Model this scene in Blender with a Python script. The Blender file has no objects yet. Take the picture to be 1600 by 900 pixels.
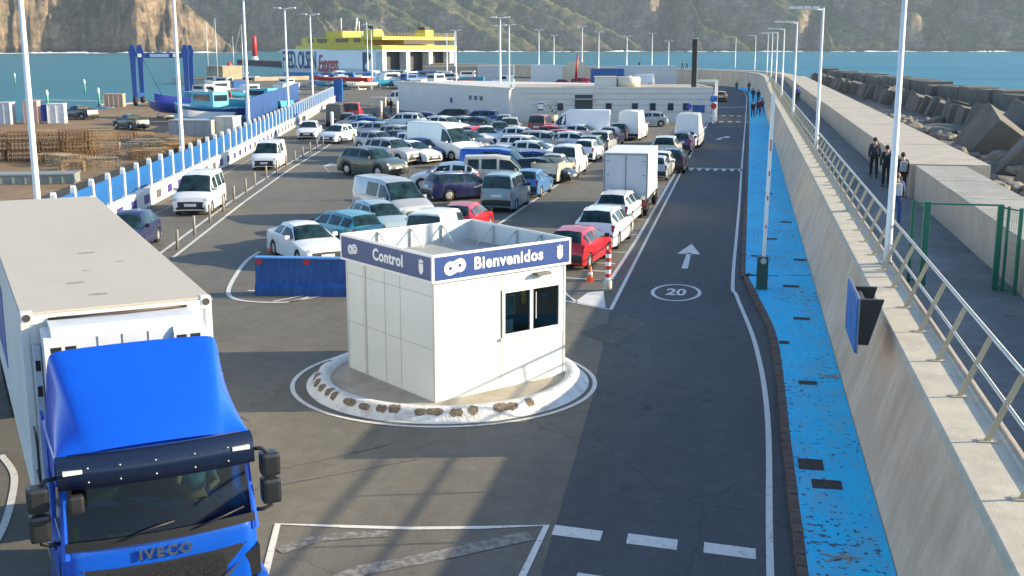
import bpy, bmesh, math, random
from math import radians as R, sin, cos, pi, hypot, atan2
from mathutils import Vector, Matrix, noise as mnoise

# ---------------------------------------------------------------- camera, sky, sun, exposure
sc = bpy.context.scene
col = sc.collection
cam_d = bpy.data.cameras.new('camera'); cam = bpy.data.objects.new('camera', cam_d); col.objects.link(cam)
PITCH, YAW = 11.675, 11.26
cam.location = (0, 0, 7.4)
cam.rotation_euler = (R(90 - PITCH), 0, R(YAW))
cam_d.sensor_width = 36.0; cam_d.lens = 40.725
cam_d.clip_start = .2; cam_d.clip_end = 20000
sc.camera = cam
SUN_EL, SUN_AZ = 17.0, 14.0          # azimuth measured from +X towards +Y
wd = bpy.data.worlds.new('World'); sc.world = wd; wd.use_nodes = True
nt = wd.node_tree; nt.nodes.clear()
wo = nt.nodes.new('ShaderNodeOutputWorld'); wb = nt.nodes.new('ShaderNodeBackground')
sk = nt.nodes.new('ShaderNodeTexSky'); sk.sky_type = 'NISHITA'; sk.sun_disc = False
sk.sun_elevation = R(SUN_EL); sk.sun_rotation = R(90 - SUN_AZ); sk.air_density = 1.0; sk.dust_density = .6; sk.ozone_density = 2.6
wb.inputs[1].default_value = .15
nt.links.new(sk.outputs[0], wb.inputs[0]); nt.links.new(wb.outputs[0], wo.inputs[0])
sun_d = bpy.data.lights.new('sun', 'SUN'); sun = bpy.data.objects.new('sun', sun_d); col.objects.link(sun)
sun_d.energy = 4.9; sun_d.angle = R(.5); sun_d.color = (1, .845, .57)
sdir = Vector((cos(R(SUN_EL)) * cos(R(SUN_AZ)), cos(R(SUN_EL)) * sin(R(SUN_AZ)), sin(R(SUN_EL))))
sun.rotation_euler = sdir.to_track_quat('Z', 'Y').to_euler()
sun.location = (60, 20, 60)
sc.view_settings.view_transform = 'Standard'; sc.view_settings.look = 'None'
sc.view_settings.exposure = 1.2; sc.view_settings.gamma = 1; sc.view_settings.use_curve_mapping = False
sc.render.resolution_x = 1024; sc.render.resolution_y = 576
sc.render.engine = 'CYCLES'

rnd = random.Random(7)

# ---------------------------------------------------------------- materials
MATS = {}
def M(name, c, rough=.6, metal=0., var=.12, scale=4., bump=0., bscale=40., coat=0., spec=.5, dirt=0., dirtc=(.12, .09, .06), dscale=1.5, alpha=1., emit=0., stretch=(1, 1, 1)):
    if name in MATS: return MATS[name]
    m = bpy.data.materials.new(name); m.use_nodes = True; t = m.node_tree; N = t.nodes; L = t.links
    b = N['Principled BSDF']
    b.inputs['Roughness'].default_value = rough; b.inputs['Metallic'].default_value = metal
    b.inputs['Specular IOR Level'].default_value = spec
    if coat: b.inputs['Coat Weight'].default_value = coat; b.inputs['Coat Roughness'].default_value = .06
    tc = N.new('ShaderNodeTexCoord'); mp = N.new('ShaderNodeMapping'); mp.inputs['Scale'].default_value = stretch
    L.new(tc.outputs['Object'], mp.inputs[0])
    out = None
    if var > 0:
        n = N.new('ShaderNodeTexNoise'); n.inputs['Scale'].default_value = scale; n.inputs['Detail'].default_value = 5; n.inputs['Roughness'].default_value = .6
        L.new(mp.outputs[0], n.inputs['Vector'])
        r = N.new('ShaderNodeMapRange'); r.inputs[1].default_value = .3; r.inputs[2].default_value = .7
        r.inputs[3].default_value = 1 - var; r.inputs[4].default_value = 1 + var
        L.new(n.outputs[0], r.inputs[0])
        x = N.new('ShaderNodeMix'); x.data_type = 'RGBA'; x.blend_type = 'MULTIPLY'; x.inputs[0].default_value = 1
        x.inputs[6].default_value = (*c, 1); L.new(r.outputs[0], x.inputs[7]); out = x.outputs[2]
    if dirt > 0:
        n2 = N.new('ShaderNodeTexNoise'); n2.inputs['Scale'].default_value = dscale; n2.inputs['Detail'].default_value = 8; n2.inputs['Roughness'].default_value = .7
        L.new(mp.outputs[0], n2.inputs['Vector'])
        r2 = N.new('ShaderNodeMapRange'); r2.inputs[1].default_value = .5; r2.inputs[2].default_value = .75; r2.inputs[3].default_value = 0; r2.inputs[4].default_value = dirt
        L.new(n2.outputs[0], r2.inputs[0])
        x2 = N.new('ShaderNodeMix'); x2.data_type = 'RGBA'; L.new(r2.outputs[0], x2.inputs[0])
        if out: L.new(out, x2.inputs[6])
        else: x2.inputs[6].default_value = (*c, 1)
        x2.inputs[7].default_value = (*dirtc, 1); out = x2.outputs[2]
    if out: L.new(out, b.inputs['Base Color'])
    else: b.inputs['Base Color'].default_value = (*c, 1)
    if bump > 0:
        n3 = N.new('ShaderNodeTexNoise'); n3.inputs['Scale'].default_value = bscale; n3.inputs['Detail'].default_value = 4
        L.new(mp.outputs[0], n3.inputs['Vector'])
        bp = N.new('ShaderNodeBump'); bp.inputs['Strength'].default_value = bump; bp.inputs['Distance'].default_value = .05
        L.new(n3.outputs[0], bp.inputs['Height']); L.new(bp.outputs[0], b.inputs['Normal'])
    if emit: b.inputs['Emission Color'].default_value = (*c, 1); b.inputs['Emission Strength'].default_value = emit
    MATS[name] = m
    return m

def glass_mat(name, tint=(.55, .7, .7), trans=.6):
    if name in MATS: return MATS[name]
    m = bpy.data.materials.new(name); m.use_nodes = True; t = m.node_tree; N = t.nodes; L = t.links
    N.remove(N['Principled BSDF'])
    a = N.new('ShaderNodeBsdfTransparent'); a.inputs[0].default_value = (*tint, 1)
    g = N.new('ShaderNodeBsdfGlossy'); g.inputs['Roughness'].default_value = .03; g.inputs[0].default_value = (1, 1, 1, 1)
    f = N.new('ShaderNodeFresnel'); f.inputs[0].default_value = 1.33
    x = N.new('ShaderNodeMixShader'); L.new(f.outputs[0], x.inputs[0]); L.new(a.outputs[0], x.inputs[1]); L.new(g.outputs[0], x.inputs[2])
    L.new(x.outputs[0], N['Material Output'].inputs[0]); MATS[name] = m
    return m

# ---------------------------------------------------------------- mesh builder and object helpers
class MB:
    def __init__(s): s.bm = bmesh.new()
    def face(s, pts, mi=0):
        f = s.bm.faces.new([s.bm.verts.new(p) for p in pts]); f.material_index = mi; return f
    def box(s, a, b, mi=0, mat=None, bev=0):
        x0, y0, z0 = a; x1, y1, z1 = b
        P = [(x0,y0,z0),(x1,y0,z0),(x1,y1,z0),(x0,y1,z0),(x0,y0,z1),(x1,y0,z1),(x1,y1,z1),(x0,y1,z1)]
        v = [s.bm.verts.new(mat @ Vector(p) if mat else p) for p in P]
        fs = [s.bm.faces.new([v[i] for i in q]) for q in ((3,2,1,0),(4,5,6,7),(0,1,5,4),(1,2,6,5),(2,3,7,6),(3,0,4,7))]
        for f in fs: f.material_index = mi
        if bev:
            es = set(e for f in fs for e in f.edges)
            r = bmesh.ops.bevel(s.bm, geom=list(es), offset=bev, segments=2, affect='EDGES', profile=.6)
            for f in r['faces']: f.material_index = mi
        return s
    def prism(s, poly, z0, z1, mi=0, mat=None):      # extruded polygon in XY
        f = (lambda p: mat @ Vector(p)) if mat else (lambda p: p)
        a = [s.bm.verts.new(f((x, y, z0))) for x, y in poly]; b = [s.bm.verts.new(f((x, y, z1))) for x, y in poly]
        n = len(poly)
        F = [s.bm.faces.new(b), s.bm.faces.new(a[::-1])] + [s.bm.faces.new((a[i], a[(i+1) % n], b[(i+1) % n], b[i])) for i in range(n)]
        for q in F: q.material_index = mi
        return s
    def tube(s, pts, r, seg=8, mi=0, cap=True):
        rs = r if isinstance(r, (list, tuple)) else [r] * len(pts)
        P = [Vector(p) for p in pts]; rings = []
        for i, p in enumerate(P):
            d = (P[min(i+1, len(P)-1)] - P[max(i-1, 0)]).normalized()
            u = d.cross(Vector((0, 0, 1)))
            if u.length < .05: u = d.cross(Vector((0, 1, 0)))
            u.normalize(); w = d.cross(u)
            rings.append([s.bm.verts.new(p + (u * cos(2*pi*k/seg) + w * sin(2*pi*k/seg)) * rs[i]) for k in range(seg)])
        for a, b in zip(rings, rings[1:]):
            for k in range(seg):
                f = s.bm.faces.new((a[k], a[(k+1) % seg], b[(k+1) % seg], b[k])); f.material_index = mi; f.smooth = True
        if cap:
            for q in (rings[0][::-1], rings[-1]): s.bm.faces.new(q).material_index = mi
        return s
    def lathe(s, prof, c=(0, 0, 0), axis='Z', seg=20, mi=0, cap=True):      # prof: (radius, height)
        def pt(r, h, a):
            x, y = r * cos(a), r * sin(a)
            return {'Z': (c[0]+x, c[1]+y, c[2]+h), 'X': (c[0]+h, c[1]+x, c[2]+y), 'Y': (c[0]+y, c[1]+h, c[2]+x)}[axis]
        rings = [[s.bm.verts.new(pt(r, h, 2*pi*k/seg)) for k in range(seg)] for r, h in prof]
        for a, b in zip(rings, rings[1:]):
            for k in range(seg):
                f = s.bm.faces.new((a[k], a[(k+1) % seg], b[(k+1) % seg], b[k])); f.material_index = mi; f.smooth = True
        if cap:
            for q in (rings[0][::-1], rings[-1]): s.bm.faces.new(q).material_index = mi
        return s
    def ball(s, c, r, sub=2, mi=0, sc_=(1, 1, 1)):
        m = Matrix.Translation(c) @ Matrix.Diagonal((*[r * k for k in sc_], 1))
        q = bmesh.ops.create_icosphere(s.bm, subdivisions=sub, radius=1, matrix=m)
        for v in q['verts']:
            for f in v.link_faces: f.material_index = mi; f.smooth = True
        return s
    def grid(s, rows, mi=0, smooth=True):            # rows of points
        V = [[s.bm.verts.new(p) for p in r] for r in rows]
        for a, b in zip(V, V[1:]):
            for k in range(len(a) - 1):
                f = s.bm.faces.new((a[k], a[k+1], b[k+1], b[k])); f.material_index = mi; f.smooth = smooth
        return s
    def mesh(s, name, mats, fix=True, angle=None, weld=0):
        if weld: bmesh.ops.remove_doubles(s.bm, verts=s.bm.verts, dist=weld)
        if fix: bmesh.ops.recalc_face_normals(s.bm, faces=s.bm.faces)
        me = bpy.data.meshes.new(name); s.bm.to_mesh(me); s.bm.free()
        for m in (mats if isinstance(mats, (list, tuple)) else [mats]): me.materials.append(m)
        if angle is not None:
            for p in me.polygons: p.use_smooth = True
            me.set_sharp_from_angle(angle=R(angle))
        return me
    def build(s, name, mats, parent=None, **k):
        return put(name, s.mesh(name, mats, **k), parent)

def put(name, me, parent=None, loc=None, rz=0):
    o = bpy.data.objects.new(name, me); col.objects.link(o); o.parent = parent
    if loc is not None: o.location = loc
    if rz: o.rotation_euler = (0, 0, rz)
    return o
def tag(o, label=None, cat=None, group=None, kind=None):
    if label: o['label'] = label
    if cat: o['category'] = cat
    if group: o['group'] = group
    if kind: o['kind'] = kind
    return o
def empty(name, loc=(0, 0, 0), rz=0, label=None, cat=None, group=None):
    o = bpy.data.objects.new(name, None); col.objects.link(o); o.location = loc; o.rotation_euler = (0, 0, rz); o.empty_display_size = .3
    return tag(o, label, cat, group)
def copy_tree(o, parent=None):
    c = o.copy(); col.objects.link(c); c.parent = parent
    for ch in list(o.children): copy_tree(ch, c)
    return c
def text_mesh(name, s, size, mat, parent, matrix, extrude=.006, bold=.0, spacing=1.0, align='CENTER', shear=0., sx=1.):
    cu = bpy.data.curves.new('txt', 'FONT'); cu.body = s; cu.size = size; cu.extrude = extrude; cu.offset = bold
    cu.space_character = spacing; cu.align_x = align; cu.align_y = 'CENTER'; cu.shear = shear; cu.resolution_u = 3
    t = bpy.data.objects.new('t', cu); col.objects.link(t)
    dg = bpy.context.evaluated_depsgraph_get(); me = bpy.data.meshes.new_from_object(t.evaluated_get(dg))
    bpy.data.objects.remove(t)
    me.transform(matrix @ Matrix.Diagonal((sx, 1, 1, 1))); me.materials.clear(); me.materials.append(mat)
    o = put(name, me, parent); return o
def basis(o, u, w):        # matrix: local x along u, local y along w, z = u x w
    u = Vector(u).normalized(); w = Vector(w).normalized(); n = u.cross(w)
    return Matrix(((u.x, w.x, n.x, o[0]), (u.y, w.y, n.y, o[1]), (u.z, w.z, n.z, o[2]), (0, 0, 0, 1)))
def ribbon(mb, pts, w, z, mi=0, closed=False):
    P = [Vector((p[0], p[1])) for p in pts]; n = len(P); L = []; Rr = []
    for i, p in enumerate(P):
        a = P[(i-1) % n] if (closed or i > 0) else p; b = P[(i+1) % n] if (closed or i < n-1) else p
        d = (b - a).normalized(); q = Vector((-d.y, d.x)) * w / 2
        L.append((*(p + q), z)); Rr.append((*(p - q), z))
    if closed: L.append(L[0]); Rr.append(Rr[0])
    mb.grid([L, Rr]) if mi == 0 else mb.grid([L, Rr], mi)
def smooth_path(pts, n=6):
    out = []
    for i in range(len(pts) - 1):
        p0, p1, p2, p3 = (Vector(pts[max(0, min(len(pts)-1, k))]) for k in (i-1, i, i+1, i+2))
        for k in range(n):
            t = k / n
            out.append(tuple(.5 * ((2*p1) + (p2-p0)*t + (2*p0-5*p1+4*p2-p3)*t*t + (3*p1-p0-3*p2+p3)*t**3)))
    out.append(tuple(pts[-1])); return out

# shared materials
white = M('white_paint', (.78, .78, .75), .5, var=.06, dirt=.25, dirtc=(.4, .36, .3), dscale=2)
cream_metal = M('white_panel', (.67, .71, .69), .42, var=.03, scale=1.5, dirt=.12, dirtc=(.5, .47, .4), dscale=.9)
alu = M('aluminium', (.62, .62, .60), .4, .3, var=.05)
steel = M('galvanised_steel', (.5, .5, .48), .45, .6, var=.15, scale=9)
black = M('black_plastic', (.018, .018, .02), .5, var=.1)
rubber = M('tyre_rubber', (.02, .02, .021), .85, var=.2, scale=12)
dark = M('dark_void', (.01, .01, .012), .8, var=0)
concrete = M('concrete', (.42, .375, .31), .85, var=.14, scale=1.2, bump=.25, bscale=25, dirt=.35, dirtc=(.26, .22, .17), dscale=.8)
# ---------------------------------------------------------------- ground, roads, paint
def node_mat(name):
    m = bpy.data.materials.new(name); m.use_nodes = True; MATS[name] = m
    return m, m.node_tree.nodes, m.node_tree.links, m.node_tree.nodes['Principled BSDF']
def asphalt_mat(name, c0, c1, big=.06, rough=.85):
    m, N, L, b = node_mat(name)
    tc = N.new('ShaderNodeTexCoord')
    def noise_(scale, detail=4, ro=.6, st=(1, 1, 1)):
        mp = N.new('ShaderNodeMapping'); mp.inputs['Scale'].default_value = st; L.new(tc.outputs['Object'], mp.inputs[0])
        n = N.new('ShaderNodeTexNoise'); n.inputs['Scale'].default_value = scale; n.inputs['Detail'].default_value = detail; n.inputs['Roughness'].default_value = ro
        L.new(mp.outputs[0], n.inputs['Vector']); return n.outputs[0]
    def rng(x, a, b_, c, d):
        r = N.new('ShaderNodeMapRange'); r.inputs[1].default_value = a; r.inputs[2].default_value = b_; r.inputs[3].default_value = c; r.inputs[4].default_value = d
        L.new(x, r.inputs[0]); return r.outputs[0]
    mix = N.new('ShaderNodeMix'); mix.data_type = 'RGBA'; mix.inputs[6].default_value = (*c0, 1); mix.inputs[7].default_value = (*c1, 1)
    L.new(rng(noise_(big, 6, .65), .35, .65, 0, 1), mix.inputs[0])
    x = mix.outputs[2]
    for f in (rng(noise_(35, 3, .7), .3, .7, .72, 1.28), rng(noise_(.5, 5, .7, (1, .16, 1)), .35, .65, .88, 1.1), rng(noise_(2.2, 6, .75), .32, .68, .86, 1.14)):
        k = N.new('ShaderNodeMix'); k.data_type = 'RGBA'; k.blend_type = 'MULTIPLY'; k.inputs[0].default_value = 1
        L.new(x, k.inputs[6]); L.new(f, k.inputs[7]); x = k.outputs[2]
    # cracks and oil spots
    vo = N.new('ShaderNodeTexVoronoi'); vo.feature = 'DISTANCE_TO_EDGE'; vo.inputs['Scale'].default_value = .16
    mp = N.new('ShaderNodeMapping'); L.new(tc.outputs['Object'], mp.inputs[0])
    ad = N.new('ShaderNodeVectorMath'); ad.operation = 'ADD'; L.new(mp.outputs[0], ad.inputs[0])
    nv = N.new('ShaderNodeTexNoise'); nv.inputs['Scale'].default_value = .8; nv.inputs['Detail'].default_value = 5; L.new(tc.outputs['Object'], nv.inputs['Vector'])
    L.new(nv.outputs['Color'], ad.inputs[1]); L.new(ad.outputs[0], vo.inputs['Vector'])
    k = N.new('ShaderNodeMix'); k.data_type = 'RGBA'; k.blend_type = 'MULTIPLY'; k.inputs[0].default_value = 1
    L.new(x, k.inputs[6]); L.new(rng(vo.outputs[0], 0, .004, .7, 1), k.inputs[7]); x = k.outputs[2]
    k = N.new('ShaderNodeMix'); k.data_type = 'RGBA'; k.blend_type = 'MULTIPLY'; k.inputs[0].default_value = 1
    L.new(x, k.inputs[6]); L.new(rng(noise_(1.3, 2, .5), .68, .76, 1, .7), k.inputs[7]); x = k.outputs[2]
    L.new(x, b.inputs['Base Color']); b.inputs['Roughness'].default_value = rough; b.inputs['Specular IOR Level'].default_value = .3
    bp = N.new('ShaderNodeBump'); bp.inputs['Strength'].default_value = .35; bp.inputs['Distance'].default_value = .012
    L.new(noise_(60, 2), bp.inputs['Height']); L.new(bp.outputs[0], b.inputs['Normal'])
    return m
asphalt = asphalt_mat('asphalt', (.126, .116, .097), (.158, .145, .120))
shaded_new_asphalt = asphalt_mat('road_asphalt', (.064, .071, .078), (.080, .085, .090))  # dark blue-grey: mostly the wall's shadow put into the road colour
yard_mat = asphalt_mat('yard_concrete', (.20, .128, .074), (.28, .185, .105), .12)
patch_mat = asphalt_mat('asphalt_patch', (.095, .088, .078), (.11, .10, .09), .3)

def paint_mat(name, c, wear=.42):
    m, N, L, b = node_mat(name)
    tc = N.new('ShaderNodeTexCoord'); n = N.new('ShaderNodeTexNoise'); n.inputs['Scale'].default_value = 7; n.inputs['Detail'].default_value = 8; n.inputs['Roughness'].default_value = .75
    L.new(tc.outputs['Object'], n.inputs['Vector'])
    r = N.new('ShaderNodeMapRange'); r.inputs[1].default_value = wear - .06; r.inputs[2].default_value = wear + .1; r.inputs[3].default_value = .85; r.inputs[4].default_value = 0
    L.new(n.outputs[0], r.inputs[0])
    x = N.new('ShaderNodeMix'); x.data_type = 'RGBA'; L.new(r.outputs[0], x.inputs[0]); x.inputs[6].default_value = (*c, 1); x.inputs[7].default_value = (.09, .083, .072, 1)
    L.new(x.outputs[2], b.inputs['Base Color']); b.inputs['Roughness'].default_value = .7
    return m
paint = paint_mat('road_paint', (.62, .60, .56), .36)
paint_dirty = paint_mat('faded_road_paint', (.40, .38, .34), .46)
paint_ghost = paint_mat('scrubbed_road_paint', (.27, .255, .23), .5)

def sheet(name, pts, z, mat, kind='structure'):
    mb = MB(); mb.face([(x, y, z) for x, y in pts]); o = mb.build(name, mat); return tag(o, kind=kind)
# quay apron (one closed slab with a vertical quay face down to the water)
QUAY = [(2.6, -14), (2.6, 190), (2.3, 205), (.5, 228), (-3.5, 242), (-10, 254), (-20, 266), (-34, 284), (-60, 316), (-110, 360), (-150, 395), (-150, 372), (-120, 345), (-86, 330),
        (-84, 322), (-96, 286), (-113, 262), (-113, 255), (-95, 215), (-86, 173), (-80.5, 152), (-79, 137), (-75, 114), (-72.4, 104), (-120, 60), (-120, -14)]
mb = MB(); mb.prism(QUAY, -4.5, 0); tag(mb.build('ground', asphalt), kind='structure')
YARD = [(-30.3, 58), (-41, 98), (-52, 138), (-61, 170), (-85.5, 172.6), (-80.3, 151.6), (-78.8, 137), (-74.8, 114), (-72.2, 104), (-100, 76), (-100, 20), (-20, 20)]
sheet('storage_yard', YARD, .004, yard_mat)
# access road on the right (newer asphalt, darkened and blued for the sea wall's shade)
ROAD = [(-2.6, 15.0), (-3.0, 24), (-3.6, 32.5), (-3.72, 45), (-3.75, 108), (-3.7, 137), (-3.9, 200), (-5.5, 219), (-1.3, 231), (.2, 218), (.35, 190), (.3, 138), (.2, 81), (.1, 40), (.55, 36), (.85, 30), (1.0, 22), (.98, 8), (-2.4, 8)]
sheet('road', ROAD, .004, shaded_new_asphalt)
sheet('road_patch', [(-4.09, 29.7), (-3.02, 28.53), (-2.75, 29.7), (-3.55, 30.85)], .009, patch_mat)
sheet('road_patch', [(-3.5, 30.95), (-2.70, 29.8), (-2.45, 31.2), (-3.25, 32.2)], .009, patch_mat)

def line(name, pts, w, mat=paint, z=.010, closed=False):
    mb = MB(); ribbon(mb, pts, w, z, 0, closed); return tag(mb.build(name, mat), kind='structure')
def lines(name, L, mat=paint, z=.010):
    mb = MB()
    for pts, w in L: ribbon(mb, pts, w, z)
    return tag(mb.build(name, mat), kind='structure')
def quads(name, Q, mat=paint, z=.010):
    mb = MB()
    for q in Q: mb.face([(x, y, z) for x, y in q])
    return tag(mb.build(name, mat), kind='structure')
# right edge line, left double line
edge = smooth_path([(.60, 7), (.62, 16), (.70, 23.5), (.49, 29.4), (-.02, 35.2), (-.17, 38), (-.10, 55), (-.05, 81), (.12, 138), (.15, 190), (-.5, 214)], 8)
line('edge_line', edge, .11)
lines('lane_lines', [([(-3.58, 32.6), (-3.62, 45.3), (-3.68, 71), (-3.64, 108), (-3.64, 139)], .11), ([(-4.1, 35.5), (-4.0, 45), (-4.0, 71), (-3.98, 112), (-3.95, 122)], .13),
                     ([(-5.6, 33.9), (-3.58, 32.6)], .09), ([(-5.6, 36.0), (-5.2, 34.6), (-4.65, 33.3)], .09)])
quads('chevron_paint', [[(-4.75, 33.45), (-3.75, 32.8), (-4.1, 35.2), (-4.55, 34.9)]])
bays = []
for k in range(3): bays.append(([(-6.6, 37.2 + k * 1.5), (-4.25, 36.9 + k * 1.5)], .12))
for k in range(16): bays.append(([(-5.1, 42.3 + 4.3 * k), (-4.1, 42.3 + 4.3 * k)], .09))
lines('bay_marks', bays)
line('parking_line', [(-10.35, 45), (-10.2, 49), (-9.95, 70), (-9.75, 90), (-9.3, 112)], .13)
# arrow, 20 roundel, give-way teeth, crossing
def arrow(y0, x0, s=1., mirror=False, L_=5.2):
    q = [[(x0-.11*s, y0), (x0+.11*s, y0), (x0+.08*s, y0+L_*.6), (x0-.08*s, y0+L_*.6)], [(x0-.42*s, y0+L_*.56), (x0+.42*s, y0+L_*.56), (x0, y0+L_)]]
    return q
quads('road_arrow', arrow(39.5, -1.82))
quads('road_arrow', [[(-2.35, 98.2), (-1.9, 98.0), (-1.75, 100.3), (-1.95, 100.5)], [(-2.0, 100.1), (-1.1, 100.4), (-1.35, 102.5)]])
ring = [(-1.87 + .72 * cos(2*pi*k/40), 35.42 + 1.22 * sin(2*pi*k/40)) for k in range(40)]
line('speed_roundel', ring, .11, paint, .010, True)
me = text_mesh('speed_digits', '20', 1.0, paint, None, Matrix.Translation((-1.87, 35.42, .012)) @ Matrix.Diagonal((.62, 1.35, 1, 1)), extrude=0, bold=.03)
tag(me, kind='structure')
quads('give_way_teeth', [[(-3.35 + .5*k, 73.9), (-2.95 + .5*k, 73.95), (-3.15 + .5*k, 72.3)] for k in range(7)])
line('give_way_line', [(-3.5, 74.15), (-.05, 74.3)], .16)
quads('crossing_dashes', [[(-3.4 + .85*k, y), (-2.95 + .85*k, y), (-2.95 + .85*k, y + 1.3), (-3.4 + .85*k, y + 1.3)] for k in range(5) for y in (122.0, 133.0)])
lines('stop_line', [([(-3.6, 152), (.05, 154)], .5), ([(-3.8, 113.5), (0, 116)], .12)])
quads('crossing_dashes', [[(-2.69 + 1.17*k, 16.64 - .1*k), (-1.92 + 1.17*k, 16.55 - .1*k), (-1.92 + 1.17*k, 16.93 - .1*k), (-2.69 + 1.17*k, 17.02 - .1*k)] for k in range(3)]
      + [[(-2.1 + 1.17*k, 15.0 - .1*k), (-1.35 + 1.17*k, 14.92 - .1*k), (-1.35 + 1.17*k, 15.3 - .1*k), (-2.1 + 1.17*k, 15.4 - .1*k)] for k in range(3)])
line('hatched_island_outline', [(-6.35, 14.0), (-7.02, 16.2), (-5.9, 16.32), (-4.9, 16.45), (-3.8, 16.7), (-2.82, 16.98), (-2.86, 15.2), (-2.9, 13.6)], .11)
lines('scrubbed_stripes', [([(-6.62, 15.25), (-6.2, 15.8), (-5.75, 16.0), (-5.2, 16.2)], .26), ([(-5.75, 13.9), (-5.2, 14.85), (-4.3, 15.5), (-3.0, 16.55)], .34)], paint_ghost)
# lane on the left: twin lines beside the bollards, edge line along the fence
lines('bollard_lane_lines', [([(-20.05, 38), (-24.0, 53), (-27.7, 68), (-31.0, 83), (-34.3, 97)], .13), ([(-20.75, 38), (-24.7, 53), (-28.4, 68), (-31.75, 83), (-34.8, 96)], .13)])
line('fence_lane_line', [(-24.4, 40), (-26.6, 50), (-31.4, 68), (-36, 86)], .11, paint_dirty)
# pocket of lines round the blue barrier, other worn lane marks
loop = smooth_path([(-12.8, 32.6), (-13.1, 31.8), (-14.0, 31.6), (-14.9, 31.9), (-15.6, 33.0), (-16.5, 35.6), (-17.2, 38.0), (-17.5, 39.8)], 6)
line('island_loop_line', loop, .14)
lines('island_stripes', [([(-15.0, 33.1 + .9*k), (-14.3, 33.2 + .9*k)], .14) for k in range(4)] + [([(-13.6, 31.75), (-12.7, 33.2)], .1), ([(-13.1, 31.75), (-12.2, 33.2)], .1), ([(-15.5, 31.7), (-16.9, 31.4)], .14)])
line('lane_curve', smooth_path([(-13.3, 18.2), (-12.5, 17.4), (-11.85, 16.4), (-11.2, 15.2), (-10.7, 14)], 6), .12)
ring2 = [(-6.47 + 3.42 * cos(2*pi*k/72), 24.62 + 3.32 * sin(2*pi*k/72)) for k in range(72)]
line('island_ring_line', ring2, .10, paint, .010, True)
lines('lot_bay_lines', [([(-23.6, 68.8), (-22.6, 66.6)], .1), ([(-26.6, 71), (-24.6, 66.9)], .1), ([(-19.2, 58), (-17.0, 54)], .1), ([(-22, 77), (-20.4, 74)], .1), ([(-15.5, 47), (-13.6, 43.5)], .1)], paint_dirty)
quads('lot_arrow', [[(-26.7, 72.6), (-26.4, 70.2), (-25.6, 71.8)], [(-26.0, 71.1), (-25.2, 73.5), (-25.0, 73.3), (-25.8, 71.0)]])
lines('lot_lane_line', [([(-7.6, 104), (-5.2, 104.6)], .2), ([(-8.2, 112.5), (-6, 113)], .3)], paint_dirty)

lines('scrape_marks', [([(-8.4, 17.2), (-5.6, 19.6)], .10), ([(-7.9, 18.6), (-6.4, 20.2)], .06), ([(-12.6, 23.5), (-9.6, 21.0)], .07), ([(-17.5, 45), (-13.5, 52)], .12)], paint_mat('scraped_asphalt', (.15, .138, .12), .47), .0085)
# ---------------------------------------------------------------- blue footpath with brick kerb
def path_blue():
    m, N, L, b = node_mat('blue_path_paint')
    tc = N.new('ShaderNodeTexCoord')
    def nz(scale, st, detail=6, ro=.7):
        mp = N.new('ShaderNodeMapping'); mp.inputs['Scale'].default_value = st; L.new(tc.outputs['Object'], mp.inputs[0])
        n = N.new('ShaderNodeTexNoise'); n.inputs['Scale'].default_value = scale; n.inputs['Detail'].default_value = detail; n.inputs['Roughness'].default_value = ro
        L.new(mp.outputs[0], n.inputs['Vector']); return n.outputs[0]
    def rng(x, a, b_, c, d):
        r = N.new('ShaderNodeMapRange'); r.inputs[1].default_value = a; r.inputs[2].default_value = b_; r.inputs[3].default_value = c; r.inputs[4].default_value = d
        L.new(x, r.inputs[0]); return r.outputs[0]
    # flakes gather in some stretches of the path
    area = rng(nz(.55, (1, .6, 1), 3, .5), .38, .66, .0, .09)
    fl = nz(8, (1.0, .9, 1), 5, .62)
    ad = N.new('ShaderNodeMath'); ad.operation = 'ADD'; L.new(area, ad.inputs[0]); L.new(fl, ad.inputs[1])
    mask = rng(ad.outputs[0], .64, .66, 0, 1)
    c0 = N.new('ShaderNodeMix'); c0.data_type = 'RGBA'; c0.inputs[6].default_value = (.006, .48, .80, 1); c0.inputs[7].default_value = (.01, .56, .86, 1); L.new(rng(nz(1.2, (1, 1, 1)), .35, .65, 0, 1), c0.inputs[0])
    fade = N.new('ShaderNodeMix'); fade.data_type = 'RGBA'; L.new(rng(nz(1.7, (1, .45, 1), 7, .72), .46, .66, 0, .75), fade.inputs[0]); L.new(c0.outputs[2], fade.inputs[6]); fade.inputs[7].default_value = (.13, .40, .56, 1)
    x = N.new('ShaderNodeMix'); x.data_type = 'RGBA'; L.new(mask, x.inputs[0]); L.new(fade.outputs[2], x.inputs[6]); x.inputs[7].default_value = (.04, .075, .11, 1)
    L.new(x.outputs[2], b.inputs['Base Color']); b.inputs['Roughness'].default_value = .75
    return m
PL = smooth_path([(1.18, 7), (1.14, 16), (1.10, 21.5), (1.05, 29.5), (.66, 34.4), (.30, 38.3), (.24, 42), (.38, 81), (.5, 131), (.5, 190), (.2, 205), (-2.0, 224)], 8)
PRt = [(2.36, p[1]) for p in PL[:-9]] + [(2.36, 196), (2.2, 206), (1.6, 215), (.6, 224), (-.6, 231)]
mb = MB()
n = min(len(PL), len(PRt))
idx = [round(k * (len(PRt)-1) / (len(PL)-1)) for k in range(len(PL))]
mb.grid([[(x, y, .12) for x, y in PL], [((x + PRt[i][0])/2, (y + PRt[i][1])/2, .125) for (x, y), i in zip(PL, idx)], [(*PRt[i], .12) for i in idx]])
tag(mb.build('footpath', path_blue()), kind='structure')
kerb_mat = M('kerb_brick', (.105, .07, .055), .85, var=.35, scale=5, bump=.4, bscale=30)
mb = MB(); acc = 0
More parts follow.
